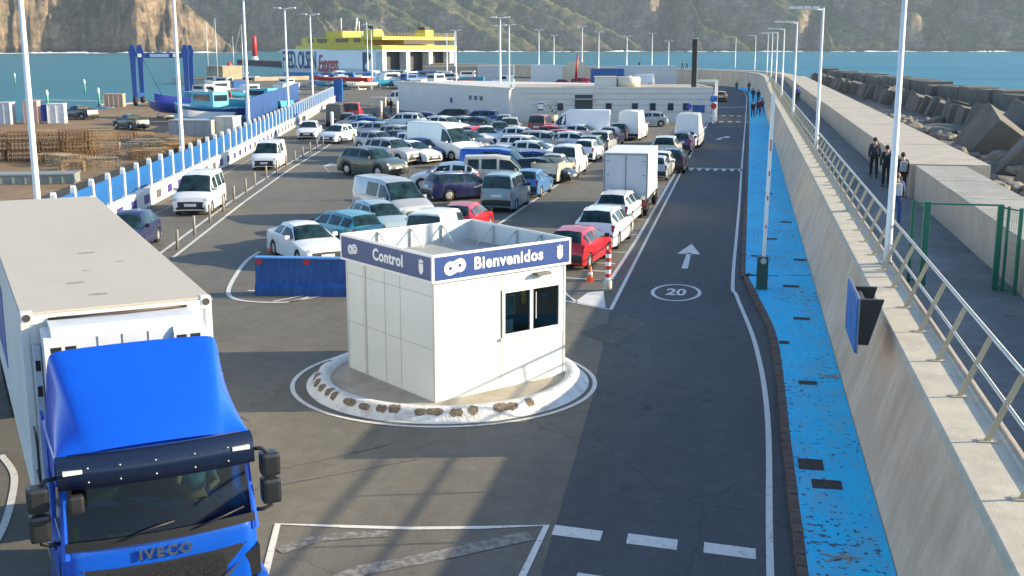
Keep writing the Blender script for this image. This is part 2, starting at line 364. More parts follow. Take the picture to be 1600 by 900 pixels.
for (x0, y0), (x1, y1) in zip(PL, PL[1:]):
    if y0 > 150: break
    L_ = hypot(x1-x0, y1-y0); k = max(1, int(L_ / .36)) if y0 < 60 else 1
    for j in range(k):
        a = Vector((x0 + (x1-x0)*j/k, y0 + (y1-y0)*j/k)); b = Vector((x0 + (x1-x0)*(j+1)/k, y0 + (y1-y0)*(j+1)/k))
        d = (b-a).normalized(); q = Vector((-d.y, d.x)); g = .018; w = .155 + rnd.uniform(-.01, .01); h = .125 + rnd.uniform(-.008, .008)
        a2, b2 = a + d*g, b - d*g
        mb.prism([tuple(a2), tuple(b2), tuple(b2 + q*(w-.03)), tuple(b2 - d*.03 + q*w), tuple(a2 + d*.03 + q*w), tuple(a2 + q*(w-.03))], 0, h)
tag(mb.build('kerb', kerb_mat), kind='structure')
tile = M('worn_brick_patch', (.045, .032, .03), .9, var=.3, scale=9)
mb = MB()
for x, y, w, l in [(1.40, 20.3, .22, .55), (1.62, 19.35, .25, .42), (1.61, 25.6, .2, .3), (2.1, 41.3, .22, .35), (1.2, 45.8, .22, .35), (.62, 41.8, .2, .3), (1.63, 36.5, .25, .35), (1.75, 32.0, .22, .3), (1.9, 50.5, .25, .4), (1.35, 60.5, .2, .5), (1.2, 29.2, .12, .3)]:
    mb.face([(x-w, y-l/2, .131), (x+w, y-l/2, .131), (x+w, y+l/2, .131), (x-w, y+l/2, .131)])
tag(mb.build('path_patches', tile), kind='structure')
def pictogram(x, y, s, a):                     # faded walker painted on the path
    mb = MB(); m = Matrix.Translation((x, y, .131)) @ Matrix.Rotation(a, 4, 'Z')
    f = lambda pts: mb.face([tuple(m @ Vector((px*s, py*s, 0))) for px, py in pts])
    f([(.09*cos(t*pi/4), .95 + .09*sin(t*pi/4)) for t in range(8)])
    f([(-.09, .45), (.09, .45), (.11, .82), (-.11, .82)]); f([(-.09, .45), (.0, .45), (-.2, 0), (-.3, .03)]); f([(.0, .45), (.09, .45), (.28, .05), (.18, 0)])
    f([(.1, .8), (.12, .7), (.34, .55), (.36, .63)]); f([(-.1, .8), (-.12, .7), (-.32, .5), (-.36, .58)])
    return tag(mb.build('path_pictogram', paint_dirty), kind='structure')
pictogram(1.35, 16.35, .55, R(-80)); pictogram(1.85, 26.2, .6, R(-85))

# ---------------------------------------------------------------- sea wall, promenade, parapet along the breakwater
WP = [(2.34, -14), (2.34, 0), (2.34, 14), (2.34, 26), (2.34, 38), (2.34, 52), (2.34, 70), (2.34, 95), (2.34, 120), (2.36, 150), (2.36, 180), (2.3, 196), (1.9, 208), (1.0, 219), (-.8, 230), (-3.6, 239), (-8, 248), (-14, 256.5), (-22, 266), (-34, 281), (-52, 303), (-80, 331), (-115, 362), (-150, 390)]
def wz(i): return 1.0 if WP[i][1] < 150 else min(1.38, 1.0 + (WP[i][1] - 150) / 60 * .38)
def sweep(name, prof, i0, i1, mats, parent=None, mi=None, lift=True):
    mb = MB(); rows = []
    for i in range(i0, i1):
        p = Vector(WP[i]); a = Vector(WP[max(0, i-1)]); b = Vector(WP[min(len(WP)-1, i+1)])
        d = (b-a).normalized(); q = Vector((d.y, -d.x))
        rows.append([(p.x + q.x*o, p.y + q.y*o, z * (wz(i) if lift and z > 0 else 1)) for o, z in prof])
    mb.grid(rows, 0, False)
    return mb.build(name, mats, parent)
NW = len(WP)
def wall_concrete():
    m, N, L, b = node_mat('stained_wall_concrete')
    tc = N.new('ShaderNodeTexCoord')
    def nz(scale, st, detail=6, ro=.65):
        mp = N.new('ShaderNodeMapping'); mp.inputs['Scale'].default_value = st; mp.inputs['Rotation'].default_value = (.35, 0, 0); L.new(tc.outputs['Object'], mp.inputs[0])
        n = N.new('ShaderNodeTexNoise'); n.inputs['Scale'].default_value = scale; n.inputs['Detail'].default_value = detail; n.inputs['Roughness'].default_value = ro
        L.new(mp.outputs[0], n.inputs['Vector']); return n.outputs[0]
    def rng(x, a, b_, c, d):
        r = N.new('ShaderNodeMapRange'); r.inputs[1].default_value = a; r.inputs[2].default_value = b_; r.inputs[3].default_value = c; r.inputs[4].default_value = d
        L.new(x, r.inputs[0]); return r.outputs[0]
    c = N.new('ShaderNodeMix'); c.data_type = 'RGBA'; c.inputs[6].default_value = (.54, .385, .26, 1); c.inputs[7].default_value = (.66, .49, .345, 1); L.new(rng(nz(.7, (1, 1, 1)), .35, .65, 0, 1), c.inputs[0])
    x = c.outputs[2]
    for f in (rng(nz(1.6, (1, 1.2, .22)), .3, .7, .86, 1.12), rng(nz(14, (1, 1, 1), 3), .3, .7, .93, 1.07), rng(nz(3.5, (1, 2.0, .12), 4), .6, .75, 1.0, 1.22)):
        k = N.new('ShaderNodeMix'); k.data_type = 'RGBA'; k.blend_type = 'MULTIPLY'; k.inputs[0].default_value = 1
        L.new(x, k.inputs[6]); L.new(f, k.inputs[7]); x = k.outputs[2]
    L.new(x, b.inputs['Base Color']); b.inputs['Roughness'].default_value = .85
    bp = N.new('ShaderNodeBump'); bp.inputs['Strength'].default_value = .2; bp.inputs['Distance'].default_value = .03
    L.new(nz(9, (1, 1, 1)), bp.inputs['Height']); L.new(bp.outputs[0], b.inputs['Normal'])
    return m
wallc = wall_concrete()
cop_mat = M('coping_concrete', (.52, .46, .36), .8, var=.12, scale=2.5, dirt=.45, dirtc=(.25, .22, .18), dscale=1.6, bump=.15)
sw = empty('sea_wall', (2.34, 30, 0), 0, 'long sloping beige concrete wall beside the blue footpath, topped by a pale coping', 'wall')
def under(o, p):
    o.parent = p; o.matrix_parent_inverse = Matrix.Translation(p.location).inverted(); return o
under(sweep('wall_face', [(0, -.1), (0, 0), (.57, 2.05)], 0, NW, wallc), sw)
under(sweep('coping', [(.57, 2.04), (.535, 2.045), (.54, 2.19), (.56, 2.205), (1.24, 2.215), (1.28, 2.24), (1.40, 2.24), (1.40, 1.7)], 0, NW, cop_mat), sw)
jm = M('wall_joint', (.09, .075, .06), .9, var=.2)
for y in (37.5, 62.5, 87.5, 112.5):
    mb = MB(); mb.face([(2.336, y-.018, .0), (2.336, y+.018, 0), (2.336+.572, y+.018, 2.05), (2.336+.572, y-.018, 2.05)]); under(mb.build('expansion_joint', jm), sw)
prom_mat = asphalt_mat('promenade_asphalt', (.135, .15, .155), (.20, .21, .21), .5)
o = sweep('promenade', [(1.39, 1.75), (4.22, 1.75)], 0, NW, prom_mat); tag(o, kind='structure')
par_mat = M('parapet_concrete', (.46, .37, .285), .85, var=.1, scale=.8, dirt=.3, dirtc=(.30, .245, .19), dscale=.7, bump=.15)
gravel_top = asphalt_mat('gravel_concrete', (.30, .285, .25), (.36, .34, .30), .5)
def parapet(name, off, w, top, ys, mtop, label):
    p = empty(name, (2.34 + off, ys[0], 1.75), 0, label, 'wall')
    y = ys[0]; rows = []
    while y < ys[1] - .01:                      # cast in separate slabs with open joints
        y2 = min(y + 2.45, ys[1])
        mb = MB(); mb.box((2.34+off, y+.012, 1.6), (2.34+off+.3, y2-.012, top-.004)); mb.box((2.34+off+.3, y, .3), (2.34+off+w, y2, top-.01), 1)
        mb.box((2.34+off-.012, y+.006, top-.012), (2.34+off+w, y2-.006, top+.012+rnd.uniform(-.006, .006)), 1)
        under(mb.build('slab', [par_mat, mtop]), p); y = y2
    return p
far_top = M('parapet_slab_top', (.43, .375, .30), .85, var=.12, scale=1.5, dirt=.3, dirtc=(.28, .24, .2), dscale=1.2)
parapet('sea_parapet', 4.16, 1.8, 3.02, (2, 46.5), gravel_top, 'near stretch of low beige sea parapet with a gravelly grey top, behind the green gate')
parapet('sea_parapet', 3.98, 2.9, 3.06, (46.6, 196), far_top, 'far stretch of low beige sea parapet with a smooth slabbed top along the promenade')
o = sweep('sea_parapet', [(3.98, 1.7), (3.98, 2.25), (5.8, 2.25), (5.8, -2)], 11, NW, par_mat)
tag(o, 'distant curved sea wall parapet bending left round the harbour', 'wall')
# rocky apron on the sea side
rock_d = M('rubble_ground', (.12, .108, .09), .9, var=.4, scale=1.8, bump=.9, bscale=3, dirt=.5, dirtc=(.07, .065, .06), dscale=.9)
mb = MB(); rows = []
for j in range(70):
    y = -5 + j * 3.6
    r_ = []
    for k in range(14):
        x = 7.6 + k * 1.7
        h = 1.05 + .5 * mnoise.noise(Vector((x*.35, y*.35, 0))) - .03*max(0, x-9)
        if x > 24: h -= (x - 24) * .9
        r_.append((x + (2.4 if y > 46 and k == 0 else 0), y, h))
    rows.append(r_)
mb.grid(rows); tag(mb.build('rubble_slope', rock_d), kind='structure')
# ---------------------------------------------------------------- sea, surf, mountains
def sea_mat():
    m, N, L, b = node_mat('sea_water')
    tc = N.new('ShaderNodeTexCoord')
    def nz(scale, st, detail=6):
        mp = N.new('ShaderNodeMapping'); mp.inputs['Scale'].default_value = st; mp.inputs['Rotation'].default_value = (0, 0, .25); L.new(tc.outputs['Object'], mp.inputs[0])
        n = N.new('ShaderNodeTexNoise'); n.inputs['Scale'].default_value = scale; n.inputs['Detail'].default_value = detail; L.new(mp.outputs[0], n.inputs['Vector']); return n.outputs[0]
    c = N.new('ShaderNodeMix'); c.data_type = 'RGBA'; c.inputs[6].default_value = (.006, .11, .165, 1); c.inputs[7].default_value = (.012, .17, .235, 1)
    r = N.new('ShaderNodeMapRange'); r.inputs[1].default_value = .35; r.inputs[2].default_value = .65; L.new(nz(.006, (1, 2, 1)), r.inputs[0]); L.new(r.outputs[0], c.inputs[0])
    sx = N.new('ShaderNodeSeparateXYZ'); L.new(tc.outputs['Object'], sx.inputs[0])
    r2 = N.new('ShaderNodeMapRange'); r2.inputs[1].default_value = -60; r2.inputs[2].default_value = -160; r2.inputs[3].default_value = 0; r2.inputs[4].default_value = 1; L.new(sx.outputs[0], r2.inputs[0])
    c2 = N.new('ShaderNodeMix'); c2.data_type = 'RGBA'; L.new(r2.outputs[0], c2.inputs[0]); L.new(c.outputs[2], c2.inputs[6]); c2.inputs[7].default_value = (.018, .12, .135, 1)
    L.new(c2.outputs[2], b.inputs['Base Color'])
    b.inputs['Roughness'].default_value = .4; b.inputs['Specular IOR Level'].default_value = .12
    bp = N.new('ShaderNodeBump'); bp.inputs['Strength'].default_value = .9; bp.inputs['Distance'].default_value = .8
    L.new(nz(.25, (.5, 1, 1), 8), bp.inputs['Height']); L.new(bp.outputs[0], b.inputs['Normal'])
    return m
S = 9000
mb = MB(); mb.face([(-S, -2000, -1.6), (S, -2000, -1.6), (S, 2*S, -1.6), (-S, 2*S, -1.6)]); tag(mb.build('sea', sea_mat()), kind='structure')
# mountains: a polar height field; u is the bearing in the same units across the bay, r the distance
def bearing(u, r):
    a = math.atan((u - 800) / 1848.) - R(YAW); return r * sin(a), r * cos(a)
COAST = [(200, 3700), (384, 3690), (520, 3330), (620, 3380), (1016, 3640), (1044, 3860), (1096, 3560), (1245, 3690), (1268, 3790), (1305, 3640), (1420, 3740), (1448, 3840), (1490, 3680), (1570, 3760), (1600, 3850), (1650, 3700), (1800, 3850), (2200, 4000)]
CNEAR = [(-500, 2250), (-300, 2350), (150, 2760), (156, 2765), (212, 2600), (372, 2860), (380, 2900)]
def coast(u, T=None):
    T = T or COAST
    for (a, ra), (b, rb) in zip(T, T[1:]):
        if a <= u <= b: return ra + (rb - ra) * (u - a) / (b - a)
    return T[0][1] if u < T[0][0] else T[-1][1]
def tri(x, seed):                                   # irregular ridge lines: 1 on the crest, 0 in the gully
    x += .35*mnoise.noise(Vector((x*.7, seed, 0)))
    f = x - math.floor(x); return f/.62 if f < .62 else (1-f)/.38
def terr(u, r, near):
    d0 = r - coast(u, CNEAR if near else COAST)
    if d0 <= 0: return -6.0
    w1 = mnoise.fractal(Vector((u*.009, r*.003, 3.1)), 1.0, 2.1, 4)
    w2 = mnoise.noise(Vector((u*.004, 2.2, r*.001)))
    n = mnoise.fractal(Vector((u*.045, r*.024, 7)), .8, 2., 6)
    if near:
        d = d0 - 52*abs(mnoise.noise(Vector((u*.045, r*.012, 5)))) - 26*abs(mnoise.noise(Vector((u*.12, r*.02, 8)))) - 9*abs(mnoise.noise(Vector((u*.3, r*.03, 3))))
        if d <= 0: return -6.0
        h = 2.3*min(d, 30) + 1.25*max(0, min(d-30, 70)) + .6*max(0, d-100) + 9*n*min(1, d/25)
        return min(h, 1.44*(369-u) + 9*mnoise.noise(Vector((u*.05, r*.01, 1))), 330 + 40*w1)
    k = .50 + .12*w2
    uu = u + k*d0 + 16*w1
    t1 = tri(uu/150., 1.3); t2 = tri(uu/52., 5.1); t3 = tri(uu/19. + .2*w1, 8.7)
    d = r - coast(uu)*.8 - coast(u)*.2 - 84*(1-t1) - 44*(1-t2) - 9*(1-t3) + 26*w1 + 18
    d = min(d, d0*1.25)
    if d <= 0: return -6.0
    h = 1.2*min(d, 22) + .72*max(0, d-22) + 10*n*min(1, d/25)
    return min(h, 470 + 40*w1)
def hills_mat():
    m, N, L, b = node_mat('mountain_rock')
    tc = N.new('ShaderNodeTexCoord'); ge = N.new('ShaderNodeNewGeometry')
    def nz(scale, st=(1, 1, 1), detail=7, ro=.65):
        mp = N.new('ShaderNodeMapping'); mp.inputs['Scale'].default_value = st; L.new(tc.outputs['Object'], mp.inputs[0])
        n = N.new('ShaderNodeTexNoise'); n.inputs['Scale'].default_value = scale; n.inputs['Detail'].default_value = detail; n.inputs['Roughness'].default_value = ro
        L.new(mp.outputs[0], n.inputs['Vector']); return n.outputs[0]
    def rng(x, a, b_, c, d):
        r = N.new('ShaderNodeMapRange'); r.inputs[1].default_value = a; r.inputs[2].default_value = b_; r.inputs[3].default_value = c; r.inputs[4].default_value = d
        L.new(x, r.inputs[0]); return r.outputs[0]
    def mix(f, a, b_, mode='MIX'):
        k = N.new('ShaderNodeMix'); k.data_type = 'RGBA'; k.blend_type = mode
        if hasattr(f, 'is_linked'): L.new(f, k.inputs[0])
        else: k.inputs[0].default_value = f
        for i, v in ((6, a), (7, b_)):
            if isinstance(v, tuple): k.inputs[i].default_value = (*v, 1)
            else: L.new(v, k.inputs[i])
        return k.outputs[2]
    sp = N.new('ShaderNodeSeparateXYZ'); L.new(tc.outputs['Object'], sp.inputs[0])
    rock = mix(rng(nz(.02, (1, 1, .5)), .38, .62, 0, 1), (.085, .07, .055), (.25, .195, .135))
    tan = mix(rng(nz(.03, (1, 1, .6)), .4, .6, 0, 1), (.085, .062, .044), (.25, .18, .115))
    # the headland on the left is ochre tuff
    rock = mix(rng(sp.outputs[0], -1150, -1250, 0, .9), rock, tan)
    green = mix(rng(nz(.03), .35, .65, 0, 1), (.045, .06, .03), (.125, .13, .065))
    dk = mix(rng(nz(.05, (1, 1, .8), 8, .75), .56, .7, 0, .75), green, (.03, .042, .022))
    sn = N.new('ShaderNodeSeparateXYZ'); L.new(ge.outputs['Normal'], sn.inputs[0])
    a = N.new('ShaderNodeMath'); a.operation = 'ADD'; L.new(rng(sn.outputs[2], .45, .8, -.35, .35), a.inputs[0]); L.new(rng(nz(.012), .3, .7, 0, 1), a.inputs[1])
    x = mix(rng(a.outputs[0], .35, .75, 0, 1), rock, dk)
    st = N.new('ShaderNodeMapRange')
    x = mix(1.0, x, rng(nz(.05, (.35, .35, 1.6), 5), .35, .65, .72, 1.25), 'MULTIPLY')
    x = mix(1.0, x, rng(nz(.11, (1, 1, 1), 4, .6), .35, .62, .62, 1.2), 'MULTIPLY')
    x = mix(rng(sp.outputs[2], 12, 4, 0, .8), x, (.05, .045, .04))
    L.new(x, b.inputs['Base Color']); b.inputs['Roughness'].default_value = .95; b.inputs['Specular IOR Level'].default_value = .1
    bp = N.new('ShaderNodeBump'); bp.inputs['Strength'].default_value = .9; bp.inputs['Distance'].default_value = 9
    L.new(nz(.045, (1, 1, .7), 9, .7), bp.inputs['Height']); L.new(bp.outputs[0], b.inputs['Normal'])
    return m
hm_ = hills_mat()
for nm, near, us, rs in (('mountains', False, [230 + 4*i for i in range(470)], [3300 + 10*i for i in range(112)] + [4420 + 60*i for i in range(8)]), ('headland', True, [-420 + 3*i for i in range(266)], [2230 + 9*i for i in range(120)])):
    mb = MB(); mb.grid([[(*bearing(u, r), terr(u, r, near)) for u in us] for r in rs]); tag(mb.build(nm, hm_, fix=False), kind='structure')
# surf along the foot of the cliffs
surf_m = M('surf_foam', (.82, .84, .84), .9, var=.15, scale=.05)
mb = MB(); top = []; bot = []
for i in range(900):
    u = -420 + 2.7*i
    n = mnoise.fractal(Vector((u*.03, 5, 0)), 1, 2, 3) + .35 * mnoise.noise(Vector((u*.2, 1, 0)))
    w = max(0, 24 + 70*n + (70 if u < 170 else 0)); r = coast(u, CNEAR if u < 371 else COAST) - 6
    h = max(0, 1.2 + 6*mnoise.noise(Vector((u*.021, 9, 3))) + 2.5*mnoise.noise(Vector((u*.11, 4, 3)))) if w > 8 else 0
    top.append((r, u, h)); bot.append((r - 40 - 2.2*w, u, w))
g0 = [(*bearing(u, r + 30), -1.5 + h*.3) for r, u, h in top]; g1 = [(*bearing(u, r - 15), -1.5 + h) for r, u, h in top]; g2 = [(*bearing(u, r if w > 6 else r + 30), -1.45) for r, u, w in bot]
mb.grid([g0, g1, g2]); tag(mb.build('surf', surf_m, fix=False), kind='stuff')
# sea haze over the bay
HAZE = 5.0e-5
if HAZE > 0:
    mb = MB(); mb.box((-5200, -60, -2.6), (5200, 6000, 640)); o = mb.build('haze', [])
    hm = bpy.data.materials.new('haze_air'); hm.use_nodes = True; N = hm.node_tree.nodes; N.remove(N['Principled BSDF'])
    pv = N.new('ShaderNodeVolumePrincipled'); pv.inputs['Color'].default_value = (.72, .86, 1, 1); pv.inputs['Density'].default_value = HAZE; pv.inputs['Anisotropy'].default_value = .1
    hm.node_tree.links.new(pv.outputs[0], N['Material Output'].inputs['Volume']); o.data.materials.append(hm); tag(o, kind='stuff')
# ---------------------------------------------------------------- control booth on its round island
kerb_white = M('whitewashed_kerb', (.66, .66, .64), .8, var=.08, scale=3, dirt=.75, dirtc=(.20, .15, .105), dscale=2.2, bump=.5, bscale=14)
isl = empty('traffic_island', (-6.4, 24.65, 0), 0, 'round kerbed island with chipped whitewashed kerb under the control booth', 'traffic island')
mb = MB(); n = 96; rows = []
for k in range(n + 1):
    a = 2*pi*k/n; ro = 3.02 + .02*sin(3*a); ex = 0
    rows.append([(r*cos(a), r*sin(a)*.985, z) for r, z in ((ro+.18, .006), (ro+.10, .03), (ro, .16+ex), (ro-.05, .23+ex), (ro-.13, .26+ex), (ro-.30, .25), (ro-.36, .17), (ro-.37, .1))])
mb.grid(rows); mb.build('kerb', kerb_white, isl)
mb = MB(); mb.face([(2.68*cos(2*pi*k/64), 2.64*sin(2*pi*k/64), .15) for k in range(64)]); mb.build('slab', M('island_concrete', (.38, .33, .26), .85, var=.2, scale=1.5, dirt=.5, dirtc=(.18, .16, .12), dscale=1.2), isl)
chip_m = M('broken_kerb_concrete', (.20, .155, .11), .95, var=.45, scale=14, bump=.8, bscale=35)
KP = [(3.06, .095), (3.02, .16), (2.97, .23), (2.89, .26), (2.74, .2515)]
def kp(t):
    t = max(0, min(3.999, t)); i = int(t); f = t - i; return KP[i][0] + (KP[i+1][0]-KP[i][0])*f, KP[i][1] + (KP[i+1][1]-KP[i][1])*f
for k in range(19):                                # places where the whitewash has broken away
    a = R(176 + 8.0*k + rnd.uniform(-1.8, 1.8)); da = rnd.uniform(.035, .066); s0 = rnd.uniform(.0, .5); s1 = rnd.uniform(2.2, 3.7)
    mb = MB(); rows = []
    for j in range(13):
        t = a - da + 2*da*j/12; e = (1 - abs(2*j/12 - 1)**5) * rnd.uniform(.68, 1.08); mid = (s0+s1)/2; row = []
        for q in range(7):
            sv = mid + (s1-s0)/2*e*(2*q/6 - 1) + .12*mnoise.noise(Vector((j*.5, k*3.3, q*.6))); r_, z_ = kp(sv); r_ += .02*sin(3*t) + .006; row.append((r_*cos(t), r_*sin(t)*.985, z_ + .004))
        rows.append(row)
    mb.grid(rows); mb.build('broken_patch', chip_m, isl)

# booth: local x runs along the front with the window, local y along the side that says Control
BX, BY = -6.11, 22.48
ub = Vector((2.31, 2.70, 0)).normalized(); vb = Vector((-2.75, 2.21, 0)).normalized()
BW, BD, BH = 3.55, 3.53, 2.72
booth = empty('control_booth', (BX, BY, .15), atan2(ub.y, ub.x), 'white panelled control booth with a blue sign band and sliding window', 'booth')
seam = M('panel_seam', (.34, .34, .32), .7, var=0)
def panel(nm, a, b, mats=cream_metal): return MB().box(a, b).build(nm, mats, booth)
wl = MB()
HB = BH - .15
wl.box((0, 0, 0), (1.74, .06, HB)); wl.box((1.74, 0, 0), (3.5, .06, 1.1)); wl.box((1.74, 0, 2.18), (3.5, .06, HB)); wl.box((3.4, 0, 1.1), (BW, .06, 2.18))
wl.box((0, .06, 0), (.06, BD, HB)); wl.box((BW-.06, .06, 0), (BW, BD, HB)); wl.box((.06, BD-.06, 0), (BW-.06, BD, HB))
wl.build('wall', cream_metal, booth)
ib = MB(); ib.box((.07, 1.9, .0), (BW-.07, 1.95, 2.5)); ib.build('inner_partition', M('booth_partition', (.16, .165, .17), .8, var=.1), booth)
s = MB()
for x in (1.735,): s.box((x-.006, -.004, .02), (x+.006, .002, HB))
for z in (1.12, 2.25): s.box((.03, -.004, z-.005), (1.74, .002, z+.005))
s.box((1.74, -.004, 1.06), (3.5, .002, 1.07)); s.box((1.74, -.004, 2.3), (3.5, .002, 2.31))
for y in (1.28, 1.9, 2.72): s.box((-.004, y-.006, .02), (.002, y+.006, HB))
for z in (1.12, 2.25): s.box((-.004, .03, z-.005), (.002, BD-.03, z+.005))
s.build('panel_seam', seam, booth)
tr = MB()
for x, y in ((-.012, -.012), (BW-.05, -.012), (-.012, BD-.05)): MB().box((x, y, 0), (x+.062, y+.062, HB), bev=.008).build('corner_trim', alu, booth)
tr.box((-.02, 2.68, 0), (0, 2.76, HB)); tr.build('downpipe', alu, booth)
MB().box((.06, .06, 2.56), (BW-.06, BD-.06, 2.66)).build('roof', M('booth_roof', (.36, .36, .34), .7, var=.15, scale=1.2, dirt=.5, dirtc=(.2, .18, .15)), booth)
# parapet frame with the sign panels, posts and braces
Z0, Z1 = BH - .17, 3.14
sign_blue = M('sign_blue', (.014, .052, .22), .4, var=.04, scale=2)
sign_blue2 = M('sign_blue_faded', (.055, .085, .21), .45, var=.05, scale=2)
fr = MB(); E_ = .09
for a, b in (((-E_, -E_, Z0), (BW+E_, -E_+.05, Z0+.05)), ((-E_, -E_, Z1-.05), (BW+E_, -E_+.05, Z1)), ((-E_, -E_+.05, Z0), (-E_+.05, BD+E_, Z0+.05)), ((-E_, -E_+.05, Z1-.05), (-E_+.05, BD+E_, Z1)),
             ((-E_+.05, BD+E_-.05, Z1-.05), (BW+E_, BD+E_, Z1)), ((BW+E_-.05, -E_+.05, Z1-.05), (BW+E_, BD+E_-.05, Z1)),
             ((-E_, -E_, Z0+.05), (-E_+.05, -E_+.05, Z1-.05)), ((BW+E_-.05, -E_, Z0+.05), (BW+E_, -E_+.05, Z1-.05)), ((-E_, BD+E_-.05, Z0+.05), (-E_+.05, BD+E_, Z1-.05)), ((BW+E_-.05, BD+E_-.05, Z0), (BW+E_, BD+E_, Z1-.05))): fr.box(a, b)
fr.build('parapet_frame', white, booth)
back = M('parapet_panel', (.62, .65, .63), .5, var=.04)
pb = MB(); pb.box((-E_+.05, BD+E_-.035, Z0), (BW+E_-.05, BD+E_-.012, Z1-.05)); pb.box((BW+E_-.035, -E_+.05, Z0), (BW+E_-.012, BD+E_-.05, Z1-.05)); pb.build('parapet_panel', back, booth)
MB().box((-E_+.05, -E_+.008, Z0+.05), (BW+E_-.05, -E_+.035, Z1-.05)).build('sign_panel', [sign_blue], booth)
sp2 = MB().box((-E_+.008, -E_+.05, Z0+.05), (-E_+.035, BD+E_-.05, Z1-.05)).build('sign_panel', [sign_blue2], booth); sp2['label'] = 'faded blue sign panel reading Control'
br = MB()
for x in (.9, 1.8, 2.7):
    br.box((x-.025, BD+E_-.085, Z0+.1), (x+.025, BD+E_-.037, Z1-.05)); br.box((BW+E_-.085, x-.025, Z0+.1), (BW+E_-.037, x+.025, Z1-.05))
    for (p, q) in (((x, BD+E_-.08, Z1-.08), (x, BD-.45, Z0+.13)), ((BW+E_-.08, x, Z1-.08), (BW-.45, x, Z0+.13))): br.tube([p, q], .018, 5)
for p, q in (((-.02, 3.0, Z1-.08), (.42, 3.0, Z0+.13)), ((3.3, -.02, Z1-.08), (3.3, .42, Z0+.13)), ((.7, -.02, Z1-.08), (.7, .42, Z0+.13))): br.tube([p, q], .02, 5)
br.build('parapet_brace', alu, booth)
sign_white = M('sign_lettering', (.80, .80, .79), .5, var=.03)
mf = basis((0, -E_+.004, 0), (1, 0, 0), (0, 0, 1)); ms = basis((-E_+.004, 0, 0), (0, -1, 0), (0, 0, 1))
zc = (Z0 + Z1) / 2
text_mesh('lettering', 'Bienvenidos', .355, sign_white, booth, mf @ Matrix.Translation((1.90, zc+.005, 0)), .003, .011, 1.09)
text_mesh('lettering', 'Control', .355, sign_white, booth, ms @ Matrix.Translation((-1.62, zc+.005, 0)), .003, .011, 1.06)
def link_logo(mat4, s, parent):                    # lying figure of eight drawn with two parallel strokes
    mb = MB()
    def stroke(pts, w, z):
        P = [Vector(p) for p in pts]; L_ = []; R_ = []; n = len(P)
        for i, p in enumerate(P):
            d = (P[min(i+1, n-1)] - P[max(i-1, 0)]).normalized(); q = Vector((-d.y, d.x)) * w
            L_.append(tuple(mat4 @ Vector((*(p+q)*s, z)))); R_.append(tuple(mat4 @ Vector((*(p-q)*s, z))))
        mb.grid([L_, R_])
    for sg in (1, -1):
        for ro, z in ((.155, .002), (.078, .0024)):
            c = (sg*.15, sg*.025); pts = [(c[0] + ro*cos(R(t))*sg, c[1] + ro*.95*sin(R(t))*sg) for t in range(-165, 116, 10)]
            e = pts[-1]; pts += [(e[0] - sg*.10, e[1] - sg*(.03 if ro > .1 else .05)), (e[0] - sg*.21, e[1] - sg*(.13 if ro > .1 else .12))]
            stroke(pts, .030, z)
    return mb.build('emblem', sign_white, parent)
link_logo(mf @ Matrix.Translation((.48, zc, 0)), .82, booth); link_logo(ms @ Matrix.Translation((-3.08, zc, 0)), .62, booth)
def crest(mat4, s, parent):
    mb = MB(); f = lambda pts, z=.002: mb.face([tuple(mat4 @ Vector((x*s, y*s, z))) for x, y in pts])
    f([(-.1, .1), (.1, .1), (.1, -.08), (.06, -.15), (0, -.18), (-.06, -.15), (-.1, -.08)])
    f([(-.085, .12), (.085, .12), (.11, .2), (.05, .17), (0, .24), (-.05, .17), (-.11, .2)])
    return mb.build('crest', sign_white, parent)
crest(mf @ Matrix.Translation((3.32, zc-.01, 0)), .82, booth); crest(ms @ Matrix.Translation((-.33, zc-.01, 0)), .82, booth)
# sliding window
win = MB()
x0, x1, z0, z1 = 1.76, 3.42, 1.12, 2.17
for a, b in (((x0, -.03, z0), (x1, .05, z0+.07)), ((x0, -.03, z1-.07), (x1, .05, z1)), ((x0, -.03, z0+.07), (x0+.07, .05, z1-.07)), ((x1-.07, -.03, z0+.07), (x1, .05, z1-.07)), ((2.53, -.026, z0+.07), (2.61, .05, z1-.07))): win.box(a, b)
window = win.build('window', white, booth)
wg = glass_mat('booth_glass', (.62, .70, .70))
for a, b in ((x0+.07, 2.53), (2.61, x1-.07)): MB().box((a, .0, z0+.07), (b, .008, z1-.07)).build('pane', wg, window)
MB().box((2.70, -.012, z0+.3), (2.72, -.002, z1-.15)).build('handle', alu, window)
MB().box((1.70, -.06, z0-.05), (3.47, -.0, z0-.004)).build('sill', white, booth)
poster = M('poster_teal', (.03, .22, .28), .5, var=.5, scale=9)
for (a, b, c, d, m_) in ((1.86, 1.62, 2.12, 2.02, poster), (1.87, 1.22, 2.08, 1.5, M('poster_pale', (.45, .55, .58), .5, var=.2, scale=8)), (2.32, 1.8, 2.44, 2.1, M('poster_yellow', (.55, .42, .05), .5, var=.3, scale=12)), (2.9, 1.86, 3.05, 1.96, M('sticker_blue', (.02, .2, .35), .5, var=.1))):
    MB().box((a, .012, b), (c, .016, d)).build('notice', m_, booth)
MB().box((1.85, .014, 1.61), (2.13, .018, 2.03)).build('notice_border', sign_white, booth)
inn = MB(); inn.box((1.5, 1.0, .0), (3.4, 1.05, 2.5)); inn.box((1.6, .25, .9), (3.4, .85, .95)); inn.build('counter', M('booth_inside', (.13, .135, .14), .8, var=.1), booth)
fl = MB(); fl.box((2.62, -.17, 2.40), (3.02, -.0, 2.46), bev=.01); fl.box((2.75, -.0, 2.38), (2.9, .0, 2.5)) if False else None
fl.build('floodlight', M('lamp_grey', (.12, .12, .12), .5, var=.1), booth)

